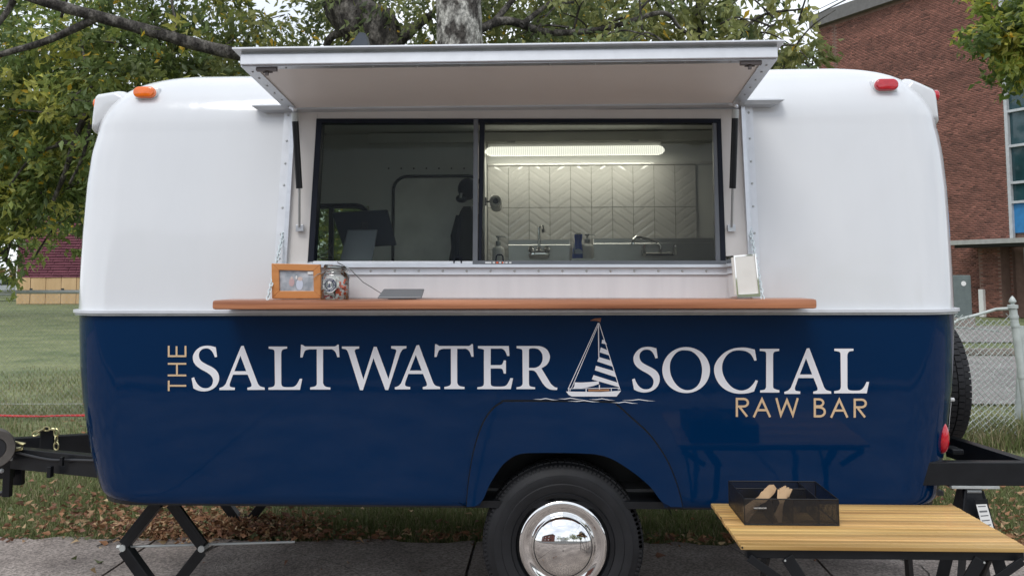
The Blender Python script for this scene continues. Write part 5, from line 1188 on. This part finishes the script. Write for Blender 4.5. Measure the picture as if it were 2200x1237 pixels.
# napkin dispenser, tilted against the chain
ND = thing('napkin_dispenser', 'chrome napkin dispenser full of white napkins leaning at the shelf end', 'napkin dispenser', tuple(W(1606, 641, -.14)))
Yn = -.17
q = [W(1576, 549, Yn), W(1624, 545, Yn), W(1634, 637, Yn), W(1584, 640, Yn)]; q[3].z = max(q[3].z, ZSH + .001)
def lp(P, u, v): return P[0] * (1 - u) * (1 - v) + P[1] * u * (1 - v) + P[2] * u * v + P[3] * (1 - u) * v
def wallb(u0, v0, u1, v1, y0, y1, m, nm):
    mb = MB(); mb.prism([lp(q, u0, v0) + Vector((0, y0, 0)), lp(q, u1, v0) + Vector((0, y0, 0)), lp(q, u1, v1) + Vector((0, y0, 0)), lp(q, u0, v1) + Vector((0, y0, 0))], (-.012, y1 - y0, 0)); return obj(nm, mb, m, ND)
wallb(0, 0, .06, 1, 0, .10, chrome, 'side_plate'); wallb(.94, 0, 1, 1, 0, .10, chrome, 'side_plate'); wallb(.06, 0, .94, .04, .004, .10, chrome, 'top_plate'); wallb(.06, .93, .94, 1, -.002, .10, chrome, 'bottom_lip')
for k in range(5): wallb(.07 + .004 * k, .045, .93 - .003 * k, .925, .004 + .018 * k, .012 + .018 * k, paper, 'napkin')

# ------------------------------------------------------------------ folding table with slat top
zt = .66; tf0, tf1 = WZ(1591, 1177, zt), WZ(2198, 1172, zt); tb0, tb1 = WZ(1532, 1081, zt), WZ(2052, 1083, zt)
yF = (tf0.y + tf1.y) / 2; yB_ = (tb0.y + tb1.y) / 2; xL, xR = (tf0.x + tb0.x) / 2, (tf1.x + tb1.x) / 2
print('TABLE', tf0, tf1, tb0, tb1)
TBL = thing('folding_table', 'low roll top camping table with bamboo slats and black metal legs', 'table', ((xL + xR) / 2, (yF + yB_) / 2, .035))
ns = 15; dy = (yB_ - yF) / ns
for k in range(ns):
    mb = MB(); y0 = yF + k * dy; mb.box(((xL + xR) / 2 + random.uniform(-.0015, .0015), y0 + dy / 2, zt - .007), (xR - xL, dy - .0048, .014), .003)
    o = obj('slat', mb, bamboo, TBL); c_ = random.uniform(.72, 1.12); at = o.data.color_attributes.new('tint', 'FLOAT_COLOR', 'POINT'); at.data.foreach_set('color', [c_, c_ * random.uniform(.96, 1.03), c_ * .98, 1] * len(o.data.vertices))
lacing = MB()
for x_ in (xL + .004, xR - .004):
    lacing.tube([(x_, yF + dy * .5 * k, zt - .006 + .003 * (k % 2)) for k in range(2 * ns + 1)], .0035, 5)
obj('edge_cord', lacing, black, TBL)
zr_ = zt - .030
for y_ in (yF + .03, yB_ - .05):
    mb = MB(); mb.box(((xL + xR) / 2 + .005, y_, zr_), (xR - xL - .03, .022, .030), .003); obj('rail', mb, black, TBL)
for x_ in (xL + .10, xR - .12): mb = MB(); mb.box((x_, (yF + yB_) / 2, zr_ + .004), (.022, yB_ - yF - .08, .022), .003); obj('cross_rail', mb, black, TBL)
zg = .036
for (y_, oy) in ((yF + .03, -.012), (yB_ - .05, .012)):
    for s_, xa in ((-1, xL + .15), (1, xR - .15)):
        mb = MB(); mb.bar((xa - s_ * .0, y_ + oy, zr_ - .010), (xa - s_ * .055, y_ + oy, zr_ - .10), .008, .040, .002); mb.bar((xa - s_ * .045, y_ + oy, zr_ - .07), (xa + s_ * .02 - s_ * .04, y_ + oy * 2, zg), .020, .024, .002); obj('leg', mb, black, TBL)
        mb = MB(); mb.bar((xa + s_ * .02, y_ + oy * 2.4, zr_ - .08), (xa + s_ * .125, y_ + oy * 2.4, zr_ - .008), .008, .026, .002); obj('leg_brace', mb, black, TBL)
        m2 = MB(); m2.sphere((xa + s_ * .008, y_ + oy * 1.8, zr_ - .018), .004, 6); m2.sphere((xa - s_ * .055, y_ + oy * 1.8, zr_ - .10), .004, 6); m2.sphere((xa - s_ * .055, y_ + oy * 1.8, zr_ - .13), .004, 6); obj('rivet', m2, galv, TBL)
        mb = MB(); mb.box((xa - s_ * .02, y_ + oy * 2, zg + .01), (.03, .03, .02), .003); obj('foot', mb, blackp, TBL)
for s_, xa in ((-1, xL + .10), (1, xR - .10)):
    mb = MB(); mb.bar((xa, yF + .05, zg + .1), (xa, yB_ - .07, zg + .1), .014, .014, .002); mb.bar((xa, yB_ - .07, zg + .06), (xa, yF + .06, zr_ - .02), .012, .018, .002); obj('side_brace', mb, black, TBL)
# mesh caddy
meshm = bpy.data.materials.new('black_wire_mesh'); meshm.use_nodes = True; t = meshm.node_tree; b = t.nodes['Principled BSDF']; b.inputs['Base Color'].default_value = (.012, .012, .014, 1); b.inputs['Roughness'].default_value = .4
tcn = nd(t, 'ShaderNodeTexCoord'); sx_ = nd(t, 'ShaderNodeSeparateXYZ'); t.links.new(tcn.outputs['Object'], sx_.inputs[0])
def frac(a, b_):
    s1 = nd(t, 'ShaderNodeMath', operation='ADD'); t.links.new(sx_.outputs[a], s1.inputs[0]); t.links.new(sx_.outputs[b_], s1.inputs[1])
    m1 = nd(t, 'ShaderNodeMath', operation='MULTIPLY'); m1.inputs[1].default_value = 420; t.links.new(s1.outputs[0], m1.inputs[0]); f1 = nd(t, 'ShaderNodeMath', operation='FRACT'); t.links.new(m1.outputs[0], f1.inputs[0])
    g = nd(t, 'ShaderNodeMath', operation='GREATER_THAN'); g.inputs[1].default_value = .50; t.links.new(f1.outputs[0], g.inputs[0]); return g
ga = frac(0, 1); gb = nd(t, 'ShaderNodeMath', operation='MULTIPLY'); gb.inputs[1].default_value = 420; t.links.new(sx_.outputs[2], gb.inputs[0]); fb = nd(t, 'ShaderNodeMath', operation='FRACT'); t.links.new(gb.outputs[0], fb.inputs[0]); gc = nd(t, 'ShaderNodeMath', operation='GREATER_THAN'); gc.inputs[1].default_value = .50; t.links.new(fb.outputs[0], gc.inputs[0])
mu = nd(t, 'ShaderNodeMath', operation='MULTIPLY'); t.links.new(ga.outputs[0], mu.inputs[0]); t.links.new(gc.outputs[0], mu.inputs[1]); tr = nd(t, 'ShaderNodeBsdfTransparent'); ms = nd(t, 'ShaderNodeMixShader')
t.links.new(mu.outputs[0], ms.inputs[0]); t.links.new(b.outputs[0], ms.inputs[1]); t.links.new(tr.outputs[0], ms.inputs[2]); t.links.new(ms.outputs[0], [x for x in t.nodes if x.type == 'OUTPUT_MATERIAL'][0].inputs[0])
c0, c1_, c2_ = WZ(1602, 1130, zt), WZ(1800, 1127, zt), WZ(1568, 1100, zt)
cx0, cx1, cy0 = c0.x, c1_.x, (c0.y + c1_.y) / 2; cy1 = cy0 + .27; ch = .090
print('CADDY', c0, c1_, c2_)
cy1 = min(cy1, yB_ - .02)
CD = thing('mesh_caddy', 'black wire mesh organiser tray with compartments on the slatted table', 'caddy', ((cx0 + cx1) / 2, (cy0 + cy1) / 2, zt))
def cwall(a, b, nm='mesh_wall', h=ch, z0=.003):
    mb = MB(); mb.poly([(a[0], a[1], zt + z0), (b[0], b[1], zt + z0), (b[0], b[1], zt + h), (a[0], a[1], zt + h)]); obj(nm, mb, meshm, CD, fix=False)
    mb = MB(); mb.tube([(a[0], a[1], zt + h), (b[0], b[1], zt + h)], .0024, 6); obj('rim_wire', mb, black, CD)
K = [(cx0, cy0), (cx1, cy0), (cx1, cy1), (cx0, cy1)]
for i in range(4): cwall(K[i], K[(i + 1) % 4])
mb = MB(); mb.tube([(x, y, zt + .003) for x, y in K], .0026, 6, closed=True)
for x, y in K: mb.tube([(x, y, zt + .003), (x, y, zt + ch)], .0018, 5)
obj('base_wire', mb, black, CD); mb = MB(); mb.poly([(x, y, zt + .004) for x, y in K]); obj('mesh_floor', mb, meshm, CD, fix=False)
ym = cy0 + (cy1 - cy0) * .62; xm = cx0 + (cx1 - cx0) * .80
cwall((cx0, ym), (xm, ym), 'divider', ch * .96); cwall((xm, cy0), (xm, cy1), 'divider', ch * .96)
for f in (.30, .52): cwall((cx0 + (cx1 - cx0) * f, cy0), (cx0 + (cx1 - cx0) * f, ym), 'divider', ch * .9)
nx = (cx0 + cx0 + (cx1 - cx0) * .31) / 2
mb = MB(); mb.box((nx + .003, cy0 - .003, zt + .060), (.041, .002, .010)); obj('name_plate', mb, blackp, CD)
text('VINEYERHOME', .0068, wht, CD, (nx + .003, cy0 - .0045, zt + .060), 'name_lettering')
# wooden cutlery
def fork(p, d, ln, tines, nm, lab, m=birch, fan=0):
    p = Vector(p); d = Vector(d).normalized(); s_ = d.cross(Vector((0, 1, 0))).normalized(); hw = .0068; pts = [p + s_ * -hw, p + s_ * hw, p + d * ln * .62 + s_ * hw * .9, p + d * ln * .74 + s_ * hw * 2.2]
    if tines:
        for k in range(3): x0 = 2.2 - 1.76 * k; pts += [p + d * ln + s_ * hw * x0, p + d * ln + s_ * hw * (x0 - .8), p + d * ln * .84 + s_ * hw * (x0 - 1.0)]
        pts = pts[:-1]
    else: pts += [p + d * ln * .9 + s_ * hw * 2.5, p + d * ln + s_ * hw * 1.2, p + d * ln + s_ * -hw * 1.2, p + d * ln * .9 - s_ * hw * 2.5]
    pts += [p + d * ln * .74 - s_ * hw * 2.2, p + d * ln * .62 - s_ * hw * .9]
    mb = MB(); mb.prism(pts, (0, .0018, 0)); o = obj(nm, mb, m); tag(o, lab, 'cutlery', 'wooden cutlery in the mesh caddy'); return o
ORD = ['front', 'second', 'third', 'fourth', 'fifth', 'sixth']
for k in range(5):
    o = fork((cx0 + .006 + .003 * k, cy0 + .012 + .024 * k, zt + .010 + .004 * k), (.50 + .09 * k, .05, .62 - .01 * k), .128 + .004 * k, False, 'wooden_spoon', 'wooden spoon in the left compartment of the mesh caddy, ' + ('nearest the viewer' if k == 0 else ORD[k] + ' from the front'))
for k in range(5):
    o = fork((cx0 + (cx1 - cx0) * .385 + .002 * k, cy0 + .012 + .022 * k, zt + .006), (.10 + .09 * k, .08, .9), .112, True, 'wooden_fork', 'wooden fork in the middle compartment of the mesh caddy, ' + ('nearest the viewer' if k == 0 else ORD[k] + ' from the front'))

# ------------------------------------------------------------------ jack stand under the rear beam
Yk = .12
JS = thing('jack_stand', 'black steel stand with a white warning label propping the rear beam', 'jack stand', tuple(W(2085, 1250, Yk)))
tp = W(2085, 1047, Yk)
for s_ in (-1, 1):
    for yy in (-.10, .12):
        mb = MB(); mb.bar((tp.x + s_ * .020, Yk + yy * .2, tp.z - .01), (tp.x + s_ * .13, Yk + yy, .04), .008, .05, .002); obj('leg', mb, black, JS)
mb = MB(); mb.prism([(tp.x - .035, Yk - .03, tp.z), (tp.x + .035, Yk - .03, tp.z), (tp.x + .06, Yk - .055, tp.z - .16), (tp.x - .06, Yk - .055, tp.z - .16)], (0, .012, 0)); mb.box((tp.x, Yk, tp.z - .03), (.05, .05, .10), .004); obj('head', mb, black, JS)
mb = MB(); mb.box((tp.x, Yk, tp.z + .012), (.20, .10, .012), .002); mb.tube([(tp.x - .03, Yk - .03, tp.z - .008), (tp.x + .03, Yk - .03, tp.z - .008)], .007, 6); obj('saddle', mb, galv, JS)
la_, lb_ = W(2097, 1083, Yk - .09), W(2120, 1082, Yk - .09); lc_, ld_ = W(2135, 1134, Yk - .10), W(2112, 1137, Yk - .10)
mb = MB(); mb.prism([la_ + Vector((-.004, .002, .02)), lb_ + Vector((.004, .002, .02)), lc_ + Vector((.02, .002, -.1)), ld_ + Vector((.006, .002, -.1))], (0, .004, 0)); obj('side_plate', mb, black, JS)
mb = MB(); mb.poly([la_, lb_, lc_, ld_]); obj('warning_label', mb, wht, JS, fix=False)
mb = MB()
for k in range(5):
    f0, f1 = .06 + .19 * k, .10 + .19 * k + (.03 if k == 1 else 0); q4 = [la_.lerp(ld_, f0).lerp(lb_.lerp(lc_, f0), .12), la_.lerp(ld_, f0).lerp(lb_.lerp(lc_, f0), .85), la_.lerp(ld_, f1).lerp(lb_.lerp(lc_, f1), .85), la_.lerp(ld_, f1).lerp(lb_.lerp(lc_, f1), .12)]; mb.poly([v + Vector((0, -.001, 0)) for v in q4])
obj('label_print', mb, tabg, JS, fix=False)

# ------------------------------------------------------------------ fences
def chainlink(name, xa, xb, y, z0, ztop, m, parent, pitch=.056, r=.00085, sag=None):
    """woven zig-zag wires as slim square rods; ztop may be a function of x"""
    V = []; Fc = []; n = int((xb - xa) / pitch); 
    for i in range(n):
        x0 = xa + pitch * i
        for s_ in (0, 1):
            pts = []; zt_ = ztop(x0) if callable(ztop) else ztop; k = int((zt_ - z0) / (pitch))
            for j in range(k + 1):
                pts.append((x0 + ((j + s_) % 2) * pitch * (1 if s_ == 0 else 1), y + (.003 if (j % 2) else -.003), zt_ - j * pitch))
            for j in range(k):
                a = np.array(pts[j]); b = np.array(pts[j + 1]); o = len(V); d = b - a; s1 = np.array([d[2], 0, -d[0]]); s1 = s1 / np.linalg.norm(s1) * r; s2 = np.array([0, r, 0])
                V += [a + s1, a - s1 * .5 + s2, a - s1 * .5 - s2, b + s1, b - s1 * .5 + s2, b - s1 * .5 - s2]
                Fc += [(o, o + 1, o + 4, o + 3), (o + 1, o + 2, o + 5, o + 4), (o + 2, o, o + 3, o + 5)]
    return fastmesh(name, np.array(V), np.array(Fc), m, None, None, parent)
YL = 5.35; zl = W(90, 627, YL).z
FL = thing('chain_link_fence', 'long grey chain link fence with a straight top rail across the field', 'fence', (-4, YL, 0))
mb = MB(); mb.tube([(-12, YL, zl), (1.95, YL, zl)], .021, 10); obj('top_rail', mb, galv, FL, smooth=True)
for xx in (-11.8, -8.8, W(-60, 620, YL).x, -2.9, -.2, 1.9):
    mb = MB(); mb.tube([(xx, YL + .03, -.05), (xx, YL + .03, zl + .03)], .026, 10); mb.sphere((xx, YL + .03, zl + .04), .03, 8); obj('post', mb, galv, FL, smooth=True)
chainlink('wire_mesh', -12, 1.95, YL, .04, zl + .03, galv, FL)
mb = MB(); zb_ = W(90, 866, YL).z; mb.tube([(-12, YL, zb_), (-5.5, YL, zb_ - .006), (-3, YL, zb_ + .008), (1.95, YL, zb_)], .0022, 5); obj('tension_wire', mb, galv, FL)
YR = 4.45; pt = W(2176, 668, YR)
FR = thing('sagging_fence', 'sagging chain link fence with bent loose mesh beside the leaning post', 'fence', (pt.x - .5, YR, 0))
def ztopR(x):
    f = (pt.x - x) / 1.0; px_ = W(2100, 680, YR).z; return px_ + .03 * math.sin(x * 9) + (.04 if x > pt.x - .12 else 0) - .02 * f
chainlink('wire_mesh', W(1990, 700, YR).x, pt.x, YR, .02, ztopR, galvp, FR, .055, .0040)
mb = MB(); mb.tube([W(x, y, YR + .01) for x, y in ((2020, 712, ), (2060, 686), (2100, 676), (2140, 664), (2176, 662))], .014, 8); mb.tube([W(x, y, YR + .02) for x, y in ((2050, 702), (2100, 706), (2150, 712))], .008, 6); obj('bent_rail', mb, galvp, FR, smooth=True)
mb = MB(); 
for k in range(8):
    a = W(2150 + random.uniform(-25, 20), 780 + 16 * k, YR - .02); mb.tube([a, a + Vector((random.uniform(-.07, .07), -.04, -.05)), a + Vector((random.uniform(-.07, .07), 0, -.1))], .0018, 4)
obj('loose_wire', mb, galvp, FR)
FP = thing('fence_post', 'leaning pale grey steel fence post with a pointed finial', 'fence post', tuple(W(2205, 905, YR)))
a, b = W(2176, 662, YR), W(2212, 930, YR); mb = MB(); mb.tube([b, a], .034, 14); obj('pole', mb, galvp, FP, smooth=True, sharp=50)
mb = MB(); d = (a - b).normalized()
for f in (.86, .93, .45): p = b.lerp(a, f); mb = MB(); mb.tube([p - d * .012, p + d * .012], .040, 14); obj('band', mb, galvp, FP, smooth=True, sharp=50)
mb = MB(); mb.lathe([(.045, 0), (.045, .03), (.018, .035), (.014, .045), (.030, .052), (.032, .065), (.018, .095), (.0, .115)], a, 'Z', 16); obj('finial', mb, galvp, FP, smooth=True, sharp=60)
mb = MB(); mb.bar(W(2186, 900, YR + .3), W(2196, 700, YR + .3), .03, .05, .004); obj('stay', mb, galvp, FP)
# red hose
Yh = WZ(90, 895, .02).y
mb = MB(); mb.tube([Pt(x, y, Yh) for x, y in ((-400, 896), (-80, 893), (0, 892.5), (40, 893.5), (90, 894), (135, 892.5), (190, 892), (260, 892), (420, 893))], [.013, .013, .013, .012, .010, .011, .014, .014, .014], 8); tag(obj('red_hose', mb, redh, smooth=True), 'thin red hose stretched over the grass at the left', 'hose')
# fallen twigs
mb = MB(); mb.tube([WZ(x, y, .045) for x, y in ((208, 1172), (232, 1163), (262, 1152))], [.004, .007, .004], 6); tag(obj('fallen_twig', mb, bk2, smooth=True), 'dark twig lying on the concrete left of the scissor jack', 'twig')
mb = MB(); mb.tube([WZ(x, y, .043) for x, y in ((415, 1196), (440, 1182), (468, 1166))], [.004, .006, .003], 5); tag(obj('fallen_twig', mb, bk2, smooth=True), 'crumbled twig in the pavement crack right of the scissor jack', 'twig')

# ------------------------------------------------------------------ shed, car, building
YSH = 46; 
SH = thing('maroon_shed', 'maroon shingled shed on a pale plywood skirt beyond the field', 'shed', (W(110, 620, YSH).x, YSH, 0))
xa, xb = W(38, 600, YSH).x, W(38, 600, YSH).x + 11; zs = W(100, 596, YSH).z; zt1 = W(38, 500, YSH).z + 1.2
shg = mat('maroon_shingle', (.115, .030, .048), rough=.8, col2=(.19, .055, .08), vs=1.6, stretch=(.5, 1, 3)); ply = mat('plywood', (.50, .33, .17), rough=.8, col2=(.62, .43, .24), vs=1.2, stretch=(2, 1, .3))
apx = (xa + xb) / 2; apz = zt1 + 2.6
mb = MB(); mb.prism([(xa, YSH, 0), (xb, YSH, 0), (xb, YSH, zt1), (apx, YSH, apz), (xa, YSH, zt1)], (0, 8, 0)); obj('gable_wall', mb, shg, SH)
rows = int((apz - zs) / .15); V = MB(); g = random.Random(4)
for r_ in range(rows):
    z = zs + .15 * r_; x = xa + .25
    lim0 = xa + .25 if z < zt1 else xa + (apx - xa) * (z - zt1) / (apz - zt1) + .15; lim1 = xb if z < zt1 else 2 * apx - lim0
    x = lim0
    while x < lim1 - .2:
        w1 = min(g.uniform(.25, 1.1), lim1 - x); V.add([(x + .015, YSH - .085 - g.uniform(0, .03), z), (x + w1 - .015, YSH - .085, z), (x + w1 - .01, YSH - .008, z + .155), (x + .01, YSH - .008, z + .155), (x + .01, YSH - .002, z), (x + w1 - .01, YSH - .002, z)], [(0, 1, 2, 3), (0, 4, 5, 1)]); x += w1
obj('shingles', V, shg, SH, kind='stuff')
mb = MB(); mb.box((xa + .11, YSH - .03, (zs + zt1) / 2 + .1), (.22, .08, zt1 - zs)); obj('corner_board', mb, shg, SH); mb = MB(); mb.box((xa - .04, YSH + .1, zt1 * .5 + .4), (.07, .3, zt1 - .8)); obj('corner_trim', mb, wht, SH)
k = 0; x = xa
while x < xb: 
    w1 = .9 if k else .8; mb = MB(); mb.box((x + w1 / 2, YSH - .03 - (.02 if k == 0 else 0), zs / 2), (w1 - .03, .05, zs)); obj('skirt_board', mb, ply, SH); x += w1; k += 1
mb = MB()
for px in (68, 136): p = W(px, 621, YSH); mb.box((p.x, YSH - .06, p.z), (.16, .03, .09))
obj('vent', mb, blackp, SH)
rf = mat('pale_roof', (.42, .46, .47), rough=.7)
for s_ in (-1, 1):
    e = xa - .5 if s_ < 0 else xb + .5; ze = zt1 - .5 * (apz - zt1) / (apx - xa); mb = MB(); mb.prism([(e, YSH - .5, ze), (apx, YSH - .5, apz + .0), (apx, YSH - .5, apz + .2), (e, YSH - .5, ze + .2)], (0, 9, 0)); obj('roof', mb, rf, SH)
# parked car far left
CX, CY = W(12, 612, 52).x, 52
CR = thing('parked_car', 'silver car parked at the far left beside the maroon shed', 'car', (CX, CY, 0))
sil = mat('silver_paint', (.42, .44, .47), rough=.25, metal=.4, coat=.6); P = [(-2.2, .35), (2.2, .35), (2.25, .8), (1.9, .95), (1.2, 1.0), (.55, 1.42), (-.9, 1.45), (-1.7, 1.05), (-2.2, .95)]
mb = MB(); mb.prism([(CX + a, CY, b) for a, b in P], (0, 1.75, 0)); o = obj('body', mb, sil, CR); md = o.modifiers.new('b', 'BEVEL'); md.width = .08; md.segments = 3
for (a0, a1, b0, b1) in ((-1.35, -.35, 1.02, 1.36), (-.25, .75, 1.02, 1.36)): mb = MB(); mb.prism([(CX + a0 - .1, CY - .004, b0), (CX + a1 + .1, CY - .004, b0), (CX + a1 - .15, CY - .004, b1), (CX + a0 + .15, CY - .004, b1)], (0, .02, 0)); obj('side_window', mb, dkframe, CR)
for a in (-1.4, 1.35): mb = MB(); mb.lathe([(0, -.02), (.33, -.02), (.34, .2), (0, .2)], (CX + a, CY, .34), 'Y', 20); obj('wheel', mb, rubber, CR, smooth=True, sharp=50)
# brick building, oblique
c0b = Vector((16.2, 29.0)); u = Vector((-.477, .879)).normalized(); nrm = Vector((-u.y, u.x)); 
if nrm.y > 0: nrm = -nrm
BL = thing('brick_building', 'tall red brick school building with a strip of teal windows on the right', 'building', (c0b.x, c0b.y, 0))
T0, T1, HB = -6.0, 8.2, 13.2
def BP(t, z, d=0): q = c0b + u * t + nrm * d; return Vector((q.x, q.y, z))
def bslab(t0, t1, z0, z1, d0, d1, m, nm, par=BL):
    mb = MB(); P = [BP(t_, z, d) for z in (z0, z1) for d in (d0, d1) for t_ in (t0, t1)]; mb.add(P, [(0, 2, 3, 1), (4, 5, 7, 6), (0, 1, 5, 4), (2, 6, 7, 3), (0, 4, 6, 2), (1, 3, 7, 5)]); return obj(nm, mb, m, par)
mort = mat('mortar', (.20, .125, .10), rough=.95); brk = mat('brick', (1, 1, 1), rough=.9, attr='tint', var=.15, vs=5)
wt = -.62   # the window strip starts here (towards the right of the picture)
bslab(wt, T1, 0, HB, -6, 0, mort, 'wall'); bslab(T0 - 10, wt, 0, HB, -6, -.15, mort, 'wall')
def bricks(t0, t1, z0, z1, d, nm, skip=None, dark=1.0):
    g = np.random.default_rng(5); bw, bh = .203, .0677; nz_ = int((z1 - z0) / bh); V = []; Tn = []
    for r_ in range(nz_):
        n = int((t1 - t0) / bw); ts = t0 + bw * np.arange(n) + (bw / 2 if r_ % 2 else 0); ts = ts[(ts + bw - .01) < t1]
        z = z0 + bh * r_; pr = d + g.uniform(.002, .005, len(ts)); row_ = 1 + .10 * math.sin(r_ * .37) + .07 * math.sin(r_ * .11 + 2); c = np.array([.195, .082, .060]) * g.uniform(.78, 1.25, (len(ts), 1)) * dark * row_ * (1 + .12 * np.sin(ts * 1.3 + r_ * .21) * np.sin(ts * .4 + r_ * .05))[:, None]; mm_ = g.random(len(ts)) < .12; c[mm_] *= .62; mm_ = g.random(len(ts)) < .1; c[mm_] = c[mm_] * 1.15 + np.array([.03, .015, .01])
        for t_, p_, cc_ in zip(ts, pr, c):
            a0, a1, z1_ = t_ + .005, t_ + bw - .005, z + bh - .010
            for (aa, zz, dd) in ((a0, z, p_), (a1, z, p_), (a1, z1_, p_), (a0, z1_, p_), (a0, z, p_ - .02), (a1, z, p_ - .02), (a1, z1_, p_ - .02), (a0, z1_, p_ - .02)):
                V.append((c0b.x + u.x * aa + nrm.x * dd, c0b.y + u.y * aa + nrm.y * dd, zz))
            Tn.append(cc_)
    V = np.array(V); i = np.arange(len(V) // 8)[:, None] * 8; Fq = np.concatenate([i + np.array([f]) for f in ((0, 1, 2, 3), (0, 4, 5, 1), (3, 2, 6, 7), (0, 3, 7, 4), (1, 5, 6, 2))])
    return fastmesh(nm, V, Fq, brk, np.repeat(np.array(Tn), 8, 0), 'stuff', BL)
bricks(wt, T1 - .95, 0, HB - .55, 0, 'bricks')
bricks(T0 - 6, wt - 8, 0, HB - .55, -.15, 'bricks'); bslab(T1 - .93, T1, 0, HB - .5, 0, .02, mort, 'pilaster'); bricks(T1 - .93, T1, 0, HB - .55, .02, 'bricks')
bslab(T0 - 10, T1 + .25, HB - .48, HB + .1, -6, .28, mat('grey_coping', (.15, .145, .14), rough=.8), 'cornice')
frm = mat('window_alu', (.50, .52, .53), rough=.5, metal=.2); gl = mat('teal_glazing', (.015, .05, .06), rough=.08, var=.5, vs=.8, coat=.5); blp = mat('blue_spandrel', (.03, .19, .42), rough=.4)
yy_ = [98, 163, 238, 313, 392, 434]
def zat(py, t_=wt - .3):
    q = c0b + u * t_; d = ray(2180, py); s_ = (q.y - CAM.y) / d.y; return CAM.z + d.z * s_
zz_ = [zat(v) for v in yy_]; step = (zz_[1] - zz_[3]) / 2; tops = [zz_[0] + step * .85 * k for k in range(3, 0, -1)]; lv = tops + zz_
zcan = zat(515)
WN = bslab(wt - 8, wt, zz_[-1], min(HB - .6, lv[0]), -.14, -.10, gl, 'glazing')
for z in lv: bslab(wt - 8, wt, z - .045, z + .045, -.10, .03, frm, 'window_rail')
for k in range(7): bslab(wt - .10 - 1.1 * k, wt - 1.1 * k + .02, zcan - .1, lv[0], -.09, .05, frm, 'window_post')
bslab(wt - 8, wt, zat(500), zat(437), -.13, -.08, blp, 'spandrel_panel')
bslab(wt - 6, wt + 1.5, zcan - .16, zcan, .02, 1.6, mat('canopy_edge', (.36, .36, .34), rough=.7), 'canopy'); bslab(wt - 6, wt + 1.3, zcan - .26, zcan - .162, .02, 1.3, blackp, 'canopy_soffit')
bslab(wt + .1, wt + .95, 0, zcan - .262, .012, .5, mort, 'porch_pier'); bricks(wt + .1, wt + .95, 0, zcan - .27, .5, 'bricks')
bslab(wt + .74, wt + .92, 0, zat(622), .51, .64, wht, 'downpipe')
bslab(wt - .6, wt - .5, 0, zcan - .27, .02, .1, frm, 'door_frame'); bslab(wt - 1.6, wt - .6, 0, zcan - .27, -.05, .02, gl, 'door')
# utility box
YU = 22; a, b = W(2046, 640, YU), W(2088, 640, YU); zt_, zb_ = W(2070, 591, YU).z, W(2070, 675, YU).z
UB = thing('utility_cabinet', 'grey green metal utility cabinet against the brick building', 'cabinet', ((a.x + b.x) / 2, YU, 0)); um = mat('cabinet_green', (.12, .15, .145), rough=.55)
mb = MB(); mb.box(((a.x + b.x) / 2, YU + .3, (zt_ + .25) / 2), (b.x - a.x, .6, zt_ - .25), .03); obj('body', mb, um, UB); mb = MB(); mb.box(((a.x + b.x) / 2, YU + .3, .15), (b.x - a.x + .1, .7, .3), .02); obj('plinth', mb, conc, UB)
mb = MB(); p = W(2070, 609, YU - .01); mb.lathe([(0, -.01), (.07, -.01), (.07, 0)], p, 'Y', 16); obj('round_badge', mb, wht, UB); mb = MB(); mb.box(((a.x + b.x) / 2, YU - .005, zt_ * .55), (b.x - a.x - .08, .02, zt_ * .8), .01); obj('door', mb, um, UB)
# low concrete logs / kerb pieces lying by the path are part of path_kerb ; overhead wires
for i, (pA, pB) in enumerate((((1690, 66), (1845, -14)), ((1712, 44), (1790, 6)))):
    a, b = W(*pA, 14), W(*pB, 9); d = b - a; mb = MB(); pts = [a - d * 3 + d * 9 * k / 12 for k in range(13)]; mb.tube([p + Vector((0, 0, .02 * ((k - 6) ** 2) * .2)) for k, p in enumerate(pts)], .012 if i == 0 else .006, 6)
    tag(obj('overhead_cable', mb, blackp, smooth=True), ['thicker black overhead cable crossing the sky beside the brick building', 'thinner overhead cable just left of the thicker one beside the brick building'][i], 'cable')

# ------------------------------------------------------------------ street side behind the photographer (seen only in reflections)
OB = thing('brick_hall', 'long two storey brick hall across the street behind the photographer', 'building', (-22, -34, 0))
rbk = mat('plain_brick', (.20, .07, .05), rough=.9, var=.15, vs=2)
mb = MB(); mb.box((-24, -36, 4), (26, 10, 8)); obj('wall', mb, rbk, OB); mb = MB(); mb.prism([(-37.5, -30.5, 8), (-10.5, -30.5, 8), (-13, -36, 11), (-35, -36, 11)], (0, -.1, 0)); mb.box((-24, -36, 8.2), (27, 11, .5)); obj('roof', mb, mat('slate_roof', (.08, .085, .09), rough=.8), OB)
for k in range(7):
    for z in (2.2, 5.6): mb = MB(); mb.box((-35 + 3.6 * k, -30.96, z), (1.4, .1, 1.7)); obj('window', mb, wht if k % 2 else gl, OB)
OC = thing('white_house', 'pale clapboard house far down the street behind the photographer', 'house', (2, -60, 0)); mb = MB(); mb.box((2, -62, 3), (12, 8, 6)); mb.prism([(-4.5, -57.9, 6), (8.5, -57.9, 6), (2, -57.9, 9)], (0, -8, 0)); obj('wall', mb, wht, OC)
for i, (x, y, h, r, n, lb_) in enumerate(((9, -24, 8, 3.2, 3500, 'nearest the camera on the right'), (15, -30, 9, 4, 3500, 'second along on the right'), (22, -26, 8, 3.5, 3000, 'third along on the right'), (-6, -48, 10, 4.5, 3000, 'beside the pale house'), (30, -40, 11, 6, 3500, 'rightmost and tallest'), (8, -50, 9, 5, 3000, 'right of the pale house'))):
    far_tree(x, y, h, r, GRN, 'street tree behind the photographer, ' + lb_, n, 40 + i, .4)
print('OBJECTS', len(bpy.data.objects), 'TRIS', sum(len(o.data.polygons) for o in bpy.data.objects if o.type == 'MESH'))
